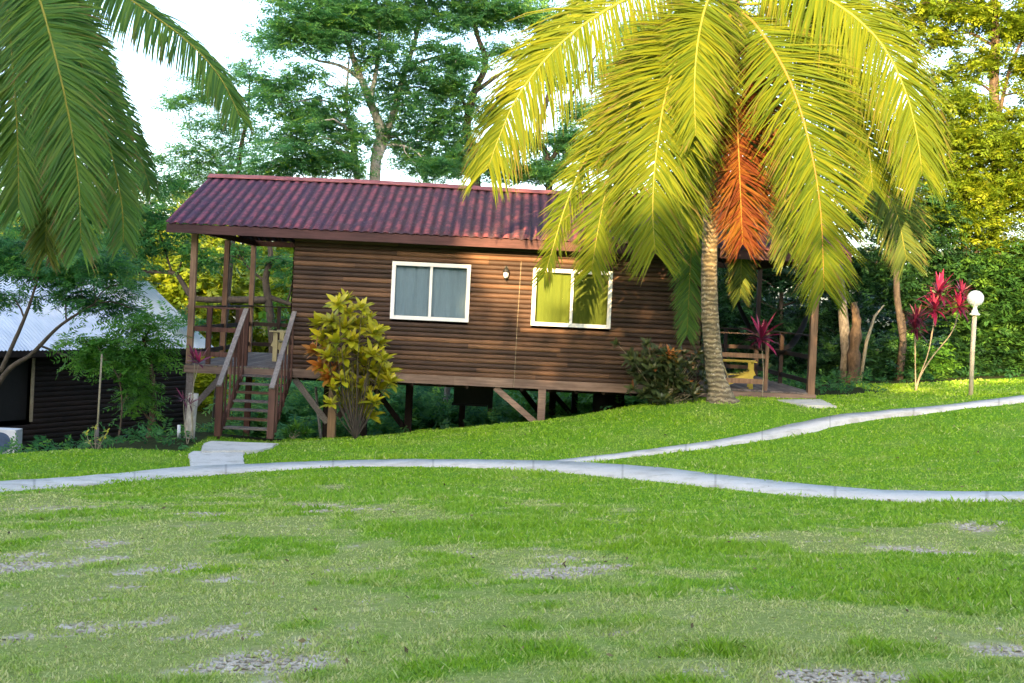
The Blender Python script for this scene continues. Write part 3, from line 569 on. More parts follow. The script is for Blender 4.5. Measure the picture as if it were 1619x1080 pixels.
m = MB(); m.beam((XW + 0.03, 0.05, 2.60), (10.42, 0.05, 2.60), 0.04, 0.03, c=0.3); m.beam((XW + 0.03, 0.05, 2.12), (10.40, 0.05, 2.12), 0.035, 0.10, c=0.8); m.beam((XW + 0.03, 0.05, 1.56), (10.40, 0.05, 1.56), 0.035, 0.11, c=0.8)
m.box(10.40, 10.47, 0.015, 0.085, zd + 0.005, 2.64, 0.7); m.build('railing', M['post_wood'], cab)
# supports
def hz(x, y): return float(hgt(np.array([x]), np.array([y]))[0])
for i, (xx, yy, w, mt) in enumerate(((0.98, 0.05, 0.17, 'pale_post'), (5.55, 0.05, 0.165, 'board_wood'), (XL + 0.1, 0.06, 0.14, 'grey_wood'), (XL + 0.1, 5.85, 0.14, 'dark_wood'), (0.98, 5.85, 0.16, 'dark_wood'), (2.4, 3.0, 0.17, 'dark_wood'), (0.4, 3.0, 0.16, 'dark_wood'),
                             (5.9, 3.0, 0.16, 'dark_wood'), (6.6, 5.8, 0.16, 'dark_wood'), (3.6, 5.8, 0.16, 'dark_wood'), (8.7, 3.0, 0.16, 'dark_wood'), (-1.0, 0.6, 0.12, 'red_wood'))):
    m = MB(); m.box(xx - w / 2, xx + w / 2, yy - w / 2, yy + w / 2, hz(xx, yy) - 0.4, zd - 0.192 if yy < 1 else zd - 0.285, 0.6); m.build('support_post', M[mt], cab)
for a, b, mt in (((0.12, 0.03, 1.15), (0.88, 0.03, 0.22), 'grey_wood'), ((4.52, 0.03, 1.16), (5.45, 0.03, 0.42), 'board_wood'), ((-1.45, 0.0, 1.15), (-2.12, 0.0, 0.35), 'grey_wood'), ((1.1, 0.1, 0.35), (1.75, 0.1, 1.16), 'dark_wood'),
                 ((2.35, 3.0, -0.2), (1.3, 3.0, 1.08), 'dark_wood'), ((5.85, 3, 0.1), (5.0, 3, 1.08), 'dark_wood'), ((6.55, 5.8, 0.1), (5.6, 5.8, 1.08), 'dark_wood')):
    m = MB(); m.beam(a, b, 0.045, 0.13, up=(0, 1, 0) if False else (0.3, 0, 1)); m.build('brace', M[mt], cab)
# staircase
SX0, SX1, SY0, SY1, ZS = -1.0, 0.06, -0.06, -2.0, 0.07
nr = 8; rise = (zd - ZS) / nr; go = (SY0 - SY1) / nr
st = MB()
for k in range(1, nr):
    z = zd - rise * k; y = SY0 - go * (k - 0.5)
    t_ = MB(); t_.box(SX0 + 0.045, SX1 - 0.045, y - 0.14, y + 0.12, z - 0.04, z); t_.build('tread', M['post_wood'] if k % 3 == 0 else M['grey_wood'], cab)
for xx in (SX0, SX1):
    m = MB(); m.beam((xx, SY0 + 0.02, zd - 0.12), (xx, SY1 + 0.02, ZS + 0.02), 0.045, 0.20); sg = m.build('stringer', M['red_wood'], cab)
    m = MB(); dz = 0.98; dn = 0.86
    m.beam((xx, SY0 + 0.05, zd + 1.25), (xx, SY1 - 0.12, ZS + 1.02), 0.10, 0.04, c=0.9); m.build('handrail', M['grey_wood'], cab)
    m = MB()
    for t in (0.12, 0.3, 0.48, 0.66, 0.84):
        y = SY0 + (SY1 - SY0) * t; zz = zd + (ZS - zd) * t; top = zd + 1.25 + (ZS + 1.02 - zd - 1.25) * (SY0 + 0.05 - y) / (SY0 + 0.05 - SY1 + 0.12)
        m.box(xx + 0.024, xx + 0.055, y - 0.028, y + 0.028, zz - 0.12, top - 0.02)
    m.build('balusters', M['red_wood'], cab)
    m = MB(); m.box(xx - 0.065, xx + 0.065, SY1 - 0.065, SY1 + 0.065, ZS, ZS + 1.08); m.build('newel_post', M['red_wood'], cab); m = MB(); m.box(xx - 0.055, xx + 0.055, SY0 + 0.07, SY0 + 0.18, zd + 0.006, zd + 1.27); m.build('newel_post', M['red_wood'], cab)
# wall lamp
lx, lz = P(800, 433, -0.1)[0], P(800, 433, -0.1)[2]
wl = thing('wall_lamp', 'small black carriage lamp with white glass on the wall between the windows', 'lamp', (lx, -0.03, lz))
m = MB(); m.box(lx - 0.035, lx + 0.035, -0.045, -0.028, lz - 0.10, lz + 0.17); m.tube([(lx, -0.045, lz + 0.13), (lx, -0.09, lz + 0.17), (lx, -0.12, lz + 0.13)], 0.012, 6); m.build('bracket', M['black'], wl)
m = MB(); m.lathe([(0.01, lz + 0.15), (0.03, lz + 0.13), (0.055, lz + 0.09), (0.072, lz + 0.04), (0.07, lz + 0.032)], lx, -0.12, 12)
for j in range(4): an = j * math.pi / 2 + 0.4; m.tube([(lx + 0.066 * math.cos(an), -0.12 + 0.066 * math.sin(an), lz + 0.035), (lx + 0.045 * math.cos(an), -0.12 + 0.045 * math.sin(an), lz - 0.09)], 0.005, 4)
m.lathe([(0.05, lz - 0.088), (0.04, lz - 0.105), (0.012, lz - 0.125), (0.008, lz - 0.15)], lx, -0.12, 12); m.build('lantern_cap', M['black'], wl)
m = MB(); m.lathe([(0.052, lz + 0.031), (0.060, lz), (0.054, lz - 0.05), (0.036, lz - 0.087)], lx, -0.12, 14); m.build('glass_shade', M['globe'], wl, smooth=True)
# adirondack chairs
def chair(loc, rz, label, mats):
    t = thing('garden_chair', label, 'chair', loc); t.rotation_euler = (0, 0, rz); o = np.array(loc)
    def b(m, nm, mt): m.v = [tuple(np.array(p) + o) for p in m.v]; return m.build(nm, mt, t)
    m = MB()   # faces +x
    for i in range(8): x = -0.22 + i * 0.075; m.beam((x, -0.26, 0.27 + i * 0.017 + 0.012 * math.cos(i)), (x, 0.26, 0.27 + i * 0.017 + 0.012 * math.cos(i)), 0.062, 0.02, up=(0, 0, 1))
    b(m, 'seat', mats[0]); m = MB()
    for i in range(6): y = -0.24 + i * 0.096; h = 0.98 - 0.03 * abs(i - 2.5) ** 1.6; m.beam((-0.22, y * 0.85, 0.22), (-0.22 - 0.36 * h * 0.9, y * 1.15, 0.22 + h * 0.85), 0.07, 0.02, up=(1, 0, 0.3))
    m.beam((-0.36, -0.28, 0.55), (-0.36, 0.28, 0.55), 0.02, 0.06); m.beam((-0.46, -0.28, 0.85), (-0.46, 0.28, 0.85), 0.02, 0.05); b(m, 'backrest', mats[1])
    for s_ in (-1, 1):
        m = MB(); m.box(0.24, 0.33, s_ * 0.29 - 0.02, s_ * 0.29 + 0.02, 0, 0.58); b(m, 'leg', mats[0])
        m = MB(); m.beam((-0.42, s_ * 0.26, 0.02), (0.36, s_ * 0.26, 0.36), 0.03, 0.11); b(m, 'side_rail', mats[0])
        m = MB(); m.beam((-0.46, s_ * 0.32, 0.59), (0.40, s_ * 0.33, 0.60), 0.12, 0.025); b(m, 'armrest', mats[2])
    return t
c1 = chair((9.95, 0.75, zd), R(-8), 'yellow slatted garden chair behind the railing of the right porch', (M['yellow_paint'], M['yellow_worn'], M['yellow_paint']))
c2 = chair((-0.45, 2.6, zd), R(178), 'yellow slatted garden chair on the left porch behind the stairs', (M['yellow_worn'], M['yellow_worn'], M['yellow_worn'])); c2.scale = (1.15, 1.15, 1.2)
# hammock
hp = catmull([P(1148, 425, 3.0), P(1172, 500, 2.9), P(1205, 555, 2.8), P(1245, 560, 2.8), P(1275, 510, 2.9), P(1293, 445, 3.0)], 30); V = []; Fq = []
for i, p in enumerate(hp):
    t = i / 29; w = 0.03 + 0.36 * math.sin(math.pi * t) ** 0.8
    for j in range(7): s_ = (j / 6 - 0.5) * 2; V.append(p + np.array([0, s_ * w, 0.30 * w * s_ * s_ + 0.06 * math.sin(math.pi * t)]))
for i in range(29):
    for j in range(6): Fq.append((i * 7 + j, i * 7 + j + 1, (i + 1) * 7 + j + 1, (i + 1) * 7 + j))
hm = thing('hammock', 'dark hammock slung across the right porch', 'hammock', hp[15])
link_mesh('hammock_cloth', np.array(V), Fq, M['cloth_dark'], hm, smooth=True)
m = MB(); m.tube([hp[0], hp[0] + np.array([-0.5, 0, 0.9])], 0.015, 5); m.build('rope', M['cloth_dark'], hm); m = MB(); m.tube([hp[-1], (XR - 0.07, 3.4, hp[-1][2] + 0.5)], 0.015, 5); m.build('rope', M['cloth_dark'], hm)
# under the cabin
a = P(718, 612, 2.0); b = P(778, 640, 2.6)
tk = thing('hanging_tank', 'black box hanging under the cabin floor', 'tank', (a[0], 2.0, b[2]))
m = MB(); m.box(a[0], b[0], 2.0, 2.7, b[2] + 0.04, zd - 0.29); m.box(a[0] - 0.04, b[0] - 0.1, 1.97, 2.73, b[2] + 0.0, b[2] + 0.035); m.build('tank_body', M['black_plastic'], tk)
m = MB(); m.box(b[0] - 0.09, b[0] + 0.02, 1.97, 2.1, b[2] - 0.12, zd - 0.295); m.build('strap', M['black_plastic'], tk)
c = P(962, 640, 1.6); gz = hz(c[0], 1.6)
dr = thing('water_barrel', 'black round barrel in the gap under the cabin beside the dark bush', 'barrel', (c[0], 1.6, gz))
m = MB(); m.lathe([(0.30, gz - 0.1), (0.36, gz + 0.02), (0.37, gz + 0.2), (0.375, gz + 0.22), (0.37, gz + 0.24), (0.36, gz + 0.42), (0.28, gz + 0.47)], c[0], 1.6, 24); m.build('drum', M['black_plastic'], dr, smooth=True)
m = MB(); m.lathe([(0.10, gz + 0.472), (0.10, gz + 0.5), (0.08, gz + 0.51)], c[0], 1.6, 14); m.build('lid', M['black'], dr)

# ------------------------------------------------------------------ garden lamp
b_ = G(1535, 625)[0]; top = P(1533, 472, b_[1]); gl = thing('globe_lamp_post', 'cream lamp post with white globe on the lawn at right', 'street lamp', b_)
pz = P(1534, 497, b_[1])[2]; m = MB(); m.tube([(b_[0], b_[1], b_[2] - 0.2), (b_[0] - 0.01, b_[1], (b_[2] + pz) / 2), (b_[0], b_[1], pz)], 0.047, 16); m.build('post', M['lamp_pole'], gl, smooth=True)
m = MB(); m.lathe([(0.06, pz - 0.03), (0.105, pz - 0.01), (0.11, pz + 0.012), (0.075, pz + 0.03), (0.05, pz + 0.10), (0.035, pz + 0.15), (0.055, pz + 0.185), (0.05, pz + 0.20)], b_[0], b_[1], 20); m.build('neck', M['lamp_white'], gl, smooth=True)
m = MB(); rr = 0.168; zc = pz + 0.19 + rr - 0.02; m.lathe([(rr * math.sin(t) + 1e-4, zc - rr * math.cos(t)) for t in np.linspace(0.02, math.pi - 0.001, 22)], b_[0], b_[1], 28); m.build('globe', M['globe'], gl, smooth=True)

# ------------------------------------------------------------------ neighbour's cabin
nA = np.array([-8.30, 4.4]); an = R(60); e1 = np.array([math.cos(an), math.sin(an)]); e2 = np.array([-math.sin(an), math.cos(an)])
def N(s, d, z): q = nA + e1 * s + e2 * d; return (q[0], q[1], z)
nb = thing('neighbour_cabin', 'dark timber cabin with pale blue metal roof at left', 'cabin', N(0, 0, -1.9))
ze_, L0, L1 = 1.22, -5.0, 6.8
nb_top = P(205, 443, 11.5)[2]
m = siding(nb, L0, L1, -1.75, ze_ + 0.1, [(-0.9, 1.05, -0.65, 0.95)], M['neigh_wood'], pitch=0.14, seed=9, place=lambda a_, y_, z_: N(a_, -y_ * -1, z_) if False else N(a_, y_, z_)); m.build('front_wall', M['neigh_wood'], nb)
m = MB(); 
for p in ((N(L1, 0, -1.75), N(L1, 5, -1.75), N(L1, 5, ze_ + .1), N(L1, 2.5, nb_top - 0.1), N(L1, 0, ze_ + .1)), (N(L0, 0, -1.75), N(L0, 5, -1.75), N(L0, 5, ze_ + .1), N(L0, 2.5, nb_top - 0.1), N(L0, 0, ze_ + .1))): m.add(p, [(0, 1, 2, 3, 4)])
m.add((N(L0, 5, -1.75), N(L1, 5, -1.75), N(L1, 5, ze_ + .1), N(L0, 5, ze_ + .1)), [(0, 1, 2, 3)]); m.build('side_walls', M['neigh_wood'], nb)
m = MB()
for a_, b__ in ((-0.9, 1.0), ): m.add((N(a_, 0.1, -0.65), N(b__, 0.1, -0.65), N(b__, 0.1, 0.95), N(a_, 0.1, 0.95)), [(0, 1, 2, 3)])
m.build('window_pane', M['black_plastic'], nb)
m = MB()
for s_, z0, z1, w in ((1.05, -0.7, 0.98, 0.09), ): m.add([N(s_ - w / 2, -0.05, z0), N(s_ + w / 2, -0.05, z0), N(s_ + w / 2, -0.05, z1), N(s_ - w / 2, -0.05, z1), N(s_ - w / 2, -0.02, z0), N(s_ + w / 2, -0.02, z0), N(s_ + w / 2, -0.02, z1), N(s_ - w / 2, -0.02, z1)], [(0, 1, 2, 3), (1, 5, 6, 2), (0, 3, 7, 4), (3, 2, 6, 7), (0, 4, 5, 1)])
m.build('window_trim', M['stem'], nb)
def nroof(front):
    xs = np.linspace(L0 - 0.4, L1 + 0.35, 700); V = []; wv = 0.012 * np.sin(xs * 2 * math.pi / 0.11)
    for d_, z in ((-0.55, ze_), (2.5, nb_top)):
        dd = d_ if front else 5 - d_
        q = nA + e1[None] * xs[:, None] + e2[None] * dd; V.append(np.c_[q, z + wv])
    V = np.concatenate(V); i = np.arange(699); f = np.stack([i, i + 1, i + 701, i + 700], 1)
    return link_mesh('roof', V, f, M['metal_roof'], nb, smooth=True)
nroof(True); nroof(False)
m = MB(); m.add([N(L0 - .4, -0.55, ze_ - 0.03), N(L1 + .35, -0.55, ze_ - 0.03), N(L1 + .35, -0.55, ze_ - 0.17), N(L0 - .4, -0.55, ze_ - 0.17), N(L0 - .4, -0.52, ze_ - 0.03), N(L1 + .35, -0.52, ze_ - 0.03), N(L1 + .35, -0.52, ze_ - 0.17), N(L0 - .4, -0.52, ze_ - 0.17)],
                  [(0, 3, 2, 1), (4, 5, 6, 7), (0, 1, 5, 4), (3, 7, 6, 2), (1, 2, 6, 5)]); m.build('fascia_board', M['neigh_wood'], nb)
# air conditioner beside it
a0 = P(-40, 720, -0.5); 
ac = thing('air_conditioner', 'white air conditioner box standing by the dark cabin at left edge', 'air conditioner', a0)
m = MB(); x, y, z = a0; m.box(x, x + 0.86, y, y + 0.34, z + 0.03, z + 0.58); m.build('casing', M['white_plastic'], ac)
m = MB(); m.lathe([(0.22, 0.0), (0.22, 0.03), (0.02, 0.035)], 0, 0, 24); m.v = [(x + 0.54 + p[0], y - 0.004 - p[2], z + 0.3 + p[1]) for p in m.v]; m.build('fan_grille', M['grille'], ac)
m = MB(); m.box(x + 0.08, x + 0.14, y, y + 0.34, z - 0.1, z + 0.027); m.build('foot', M['black'], ac); m = MB(); m.box(x + 0.7, x + 0.76, y, y + 0.34, z - 0.1, z + 0.027); m.build('foot', M['black'], ac)
def pole(name, label, cat, p, q, r, mat, parts=None):
    m = MB(); p = np.array(p); q = np.array(q); m.tube([p - (q - p) * 0.05, (p + q) / 2 + rng.normal(0, 0.01, 3), q], [r, r, r * 0.9], 8); return tag(m.build(name, mat, loc=p, smooth=True), label, cat)
pole('pipe_stub', 'short white pipe sticking up beside the stump at left', 'pipe', P(283, 692, -2.5), P(283, 672, -2.5) + np.array([0, 0, .0]), 0.035, M['white_plastic'])
pole('metal_pole', 'thin pale pole leaning under the cabin left of the pale support post', 'pole', P(508, 694, 2.5), P(499, 612, 2.7), 0.035, M['bark_pale'])
tk_ = P(152, 714, -3.5); pole('garden_stake', 'tall thin stake standing before the dark cabin wall', 'stake', tk_, P(161, 560, -3.5), 0.018, M['stem'])
pole('garden_stake', 'short grey stake beside the small yellow-leaved plant', 'stake', P(153, 714, -3.6), P(154, 676, -3.6), 0.035, M['grey_wood'])
# stump at the corner of the left porch
b0 = P(297, 712, -2.2); m = MB(); m.tube([b0 - np.array([0, 0, 0.2]), P(299, 690, -2.2), P(303, 650, -2.2), P(306, 622, -2.2)], [0.12, 0.105, 0.10, 0.095], 12, wob=0.12)
tag(m.build('tree_stump', M['bark_pale'], loc=b0, smooth=True), 'pale weathered tree stump at the corner of the left porch', 'tree stump')

# ------------------------------------------------------------------ palms
def leaflets(ctr, T, Nn, S, length, width, alpha, droop, seed, jit=0.06, nseg=4, hang=0.0):
    """rows of strips; ctr,T,Nn,S arrays (n,3); alpha = forward angle; droop 0..1"""
    r = np.random.default_rng(seed); n = len(ctr)
    d = nrm(S * np.cos(alpha)[:, None] + T * np.sin(alpha)[:, None] + Nn * 0.12 * (1 - hang) + r.normal(0, jit, (n, 3)) + np.array([0, 0, -1.0]) * hang)
    pts = [ctr]; p = ctr; g_ = np.array([0, 0, -1.0])
    for k in range(nseg):
        d = nrm(d + g_ * (droop * 0.38 * (0.25 + 0.25 * k))[:, None]); p = p + d * (length / nseg)[:, None]; pts.append(p)
    wv = nrm(np.cross(nrm(pts[-1] - pts[0]), Nn + r.normal(0, 0.35, (n, 3)))); prof = [0.85, 1.05, 0.95, 0.6, 0.08][:nseg + 1]
    V = np.concatenate([np.stack([pt - wv * (width * pf)[:, None], pt + wv * (width * pf)[:, None]], 1) for pt, pf in zip(pts, prof)], 1)  # n, 2*(nseg+1), 3
    k2 = 2 * (nseg + 1); base = np.arange(n)[:, None] * k2; f = np.concatenate([base + np.array([[2 * k, 2 * k + 1, 2 * k + 3, 2 * k + 2]]) for k in range(nseg)], 0)
    return V.reshape(-1, 3), f, n, nseg
def frond(parent, pts, face, Lmax, mat, rmat, seed, hang=0.0, jit=0.07, n=75, droop=0.25, wid=0.016, start=0.13, r0=0.035, label=None, fwd=(0.55, 1.15), taper_pow=0.6):
    r = np.random.default_rng(seed); c = catmull(pts, 60); seg = np.linalg.norm(np.diff(c, axis=0), axis=1); s = np.r_[0, np.cumsum(seg)]; s /= s[-1]
    n = int(n * 3.3); Lmax = Lmax * 1.4; t = np.repeat(np.linspace(start, 0.995, n), 2) + r.normal(0, 0.003, 2 * n); t = np.clip(t, 0, 1)
    ctr = np.stack([np.interp(t, s, c[:, k]) for k in range(3)], 1); Tn = nrm(np.gradient(c, axis=0)); T = nrm(np.stack([np.interp(t, s, Tn[:, k]) for k in range(3)], 1))
    fv = np.array(face, float); fv /= np.linalg.norm(fv); Nn = nrm(fv[None] - T * (T @ fv)[:, None]); side = np.tile([1.0, -1.0], n)[:, None]; S = nrm(np.cross(T, Nn)) * side
    x = (t - start) / (1 - start); L = Lmax * np.clip(np.minimum(0.45 + 2.2 * x, 1.0), 0, 1) * np.clip((1.03 - x), 0, 1) ** (taper_pow * 0.5) * r.uniform(0.8, 1.08, 2 * n) * np.where(r.random(2 * n) < 0.04, 0.35, 1.0); L = np.maximum(L, 0.42 * Lmax * np.minimum(1, r.uniform(.6, 1.15, 2 * n)))
    al = fwd[0] * 0.8 + (fwd[1] * 0.85 - fwd[0] * 0.8) * x + r.normal(0, 0.05, 2 * n)
    V, f, nn, ns = leaflets(ctr, T, Nn, S, L, np.full(2 * n, wid) * r.uniform(.8, 1.15, 2 * n), al, np.full(2 * n, droop) * r.uniform(0.4, 1.9, 2 * n), seed, jit=jit, hang=hang)
    rn = np.tile(np.clip(r.random(2 * n) * 0.6 + 0.2, 0, 1), ns)
    tip = np.repeat(np.linspace(0, 1, ns) ** 2, 2 * n) * np.tile((r.random(2 * n) < 0.3) * r.random(2 * n), ns)
    L[:] = L
    o = link_mesh('frond', V, f, mat, parent, fa={'rnd': ('FACE', 'FLOAT', rn), 'tip': ('FACE', 'FLOAT', tip)})
    if label: o['label'] = label
    m = MB(); k = 24; ci = np.linspace(0, 59, k).astype(int); m.tube(c[ci] - Nn[0] * 0.0, np.linspace(r0, 0.006, k), 6); m.build('midrib', rmat, o, smooth=True); return o
def pp(l): return [P(u, v, y) for u, v, y in l]
base = G(1140, 636)[0]; base = np.array([P(1140, 634, -1.5)[0], -1.5, hz(P(1140, 634, -1.5)[0], -1.5)])
palm = thing('coconut_palm', 'coconut palm with golden drooping fronds in front of the cabin', 'palm tree', base)
tr = catmull([base + np.array([0.02, 0, -0.2]), P(1137, 618, -1.5), P(1131, 590, -1.5), P(1124, 520, -1.5), P(1121, 440, -1.5), P(1124, 350, -1.5), P(1132, 220, -1.4), P(1145, 100, -1.3), P(1153, 20, -1.2)], 60)
rad = np.interp(np.linspace(0, 1, 60), [0, 0.03, 0.07, 0.14, 0.25, 0.5, 1], [0.62, 0.46, 0.30, 0.225, 0.19, 0.165, 0.14]); rad = rad * (1 + 0.03 * np.sin(np.arange(60) * 2.4))
m = MB(); m.tube(tr, rad, 20, wob=0.10); m.build('trunk', M['palm_bark'], palm, smooth=True)
cw = P(1152, 8, -1.2)
FR = [ # (points u,v,Y), face, Lmax, material, rachis, droop, n, fwd, seed
    ([(1150, 5, -1.4), (1060, -25, -2.2), (960, 15, -2.8), (880, 75, -3.1), (820, 150, -3.2), (790, 215, -3.2), (772, 265, -3.2)], (0.0, -1.0, 0.5), 1.5, 'palm_gold', 'rachis', 0.8, 85, (0.35, 0.9)),
    ([(1145, 10, -1.5), (1080, 35, -2.6), (1010, 100, -3.3), (950, 200, -3.7), (900, 310, -3.8), (872, 400, -3.8), (860, 440, -3.8)], (-0.9, -0.9, 0.3), 0.75, 'palm_gold', 'rachis', 0.40, 85, (0.5, 1.1)),
    ([(1146, 12, -1.6), (1085, 50, -3.0), (1025, 130, -3.8), (975, 240, -4.1), (950, 340, -4.1), (935, 430, -4.1)], (-0.3, -1.0, 0.2), 1.0, 'palm_gold', 'rachis', 0.30, 90, (0.6, 1.1)),
    ([(1148, 8, -1.7), (1100, 40, -3.4), (1058, 130, -4.4), (1038, 240, -4.7), (1032, 330, -4.7), (1036, 400, -4.7)], (-0.05, -1.0, 0.2), 1.30, 'palm_gold', 'rachis', 0.25, 100, (0.6, 1.1)),
    ([(1150, 5, -1.5), (1125, -10, -3.4), (1106, 50, -4.6), (1098, 130, -5.0), (1100, 215, -5.1)], (0.05, -1, 0.25), 0.95, 'palm_gold', 'rachis', 0.25, 85, (0.6, 1.1)),
    ([(1154, 20, -1.6), (1160, 90, -2.3), (1165, 180, -2.6), (1170, 290, -2.6), (1174, 385, -2.5)], (0.05, -1.0, 0.1), 0.95, 'palm_dead', 'rachis_orange', 0.30, 100, (0.35, 0.95)),
    ([(1156, 12, -1.6), (1195, 40, -2.8), (1245, 120, -3.5), (1278, 220, -3.8), (1297, 330, -3.8), (1303, 458, -3.8)], (0.15, -1.0, 0.2), 1.28, 'palm_gold', 'rachis_orange', 0.25, 105, (0.5, 1.1)),
    ([(1156, 5, -1.4), (1230, -30, -2.4), (1320, 5, -3.0), (1390, 65, -3.2), (1430, 140, -3.3), (1450, 215, -3.3), (1458, 275, -3.3)], (-0.05, -1.0, 0.5), 1.45, 'palm_gold', 'rachis', 0.7, 95, (0.35, 0.9)),
    ([(1156, 20, -1.0), (1220, 55, -0.9), (1300, 130, -0.7), (1372, 230, -0.6), (1415, 330, -0.6), (1434, 412, -0.6)], (-0.1, -0.8, 0.4), 1.1, 'palm_olive', 'rachis', 0.45, 90, (0.4, 1.0)),
    ([(1150, 30, -0.8), (1128, 120, -0.5), (1105, 250, -0.5), (1094, 380, -0.6), (1086, 530, -0.7)], (-0.1, -1.0, 0.1), 0.72, 'palm_green', 'rachis', 0.22, 105, (0.6, 1.15)),
    ([(1153, 30, -0.6), (1162, 150, -0.2), (1168, 280, -0.15), (1172, 390, -0.15), (1170, 470, -0.15)], (0.05, -1.0, 0.1), 0.65, 'palm_olive', 'rachis', 0.25, 80, (0.6, 1.1)),
    ([(1148, 0, -1.2), (1090, -60, -0.6), (1000, -50, -0.2), (920, 0, 0.0), (860, 75, 0.0), (830, 120, 0.0)], (0.0, -0.6, 0.8), 0.95, 'palm_gold', 'rachis', 0.6, 80, (0.35, 0.9)),
    ([(1156, 0, -1.2), (1205, -60, -0.6), (1260, -20, -0.2), (1300, 60, -0.1), (1330, 150, -0.1), (1345, 240, -0.1)], (0.2, -0.8, 0.5), 1.0, 'palm_gold', 'rachis', 0.5, 80, (0.4, 1.0)),
    ([(1156, 0, -1.3), (1180, -120, -2.0), (1215, -190, -2.8), (1270, -200, -3.6), (1330, -150, -4.2)], (0, 0.2, 1), 1.0, 'palm_gold', 'rachis', 0.35, 60, (0.5, 1.0)),
    ([(1146, 0, -1.0), (1130, -120, 0.0), (1090, -200, 0.6), (1020, -220, 1.2), (950, -180, 1.6)], (0, 0.2, 1), 1.0, 'palm_gold', 'rachis', 0.35, 60, (0.5, 1.0)),
    ([(1151, 0, -1.0), (1160, -110, 0.2), (1180, -190, 1.4), (1215, -210, 2.6), (1250, -180, 3.6)], (0, 0.2, 1), 1.0, 'palm_gold', 'rachis', 0.35, 60, (0.5, 1.0)),
    ([(1150, 15, -1.6), (1120, 80, -2.4), (1095, 180, -2.8), (1080, 290, -2.9), (1078, 375, -2.9)], (-0.1, -1.0, 0.2), 0.95, 'palm_gold', 'rachis', 0.30, 80, (0.6, 1.1)),
    ([(1156, 15, -1.4), (1192, 90, -2.0), (1222, 200, -2.2), (1240, 310, -2.2), (1246, 400, -2.2)], (0.1, -1.0, 0.2), 0.95, 'palm_olive', 'rachis', 0.30, 80, (0.6, 1.1)),
    ([(1156, 8, -1.2), (1225, 10, -1.8), (1300, 60, -2.2), (1350, 140, -2.3), (1372, 230, -2.3), (1380, 300, -2.3)], (0.0, -1.0, 0.4), 1.1, 'palm_gold', 'rachis', 0.45, 80, (0.5, 1.0)),
    ([(1148, 15, -1.8), (1070, 60, -3.2), (1000, 150, -4.2), (990, 260, -4.5), (985, 370, -4.5)], (-0.2, -1.0, 0.3), 0.8, 'palm_gold', 'rachis', 0.30, 80, (0.6, 1.1)),
]
for k, (pts, face, Lm, mt, rm, dr_, n, fw) in enumerate(FR):
    frond(palm, pp(pts), face, Lm, M[mt], M[rm], 100 + k, n=n, droop=dr_, fwd=fw, hang=0.38 if k in (0, 7, 11) else 0.0, jit=0.2 if mt == 'palm_dead' else 0.07, label='dying orange-red frond hanging in front of the trunk' if mt == 'palm_dead' else None)
m = MB()
for k in range(14):
    a_ = k * 2.4; q = cw + np.array([math.cos(a_) * 0.22, math.sin(a_) * 0.22, 0.05]); m.tube([tr[-1] + np.array([0, 0, -0.25]) + (q - cw) * 0.6, q], [0.05, 0.03], 5)
m.build('crown_shaft', M['bark_brown'], palm)
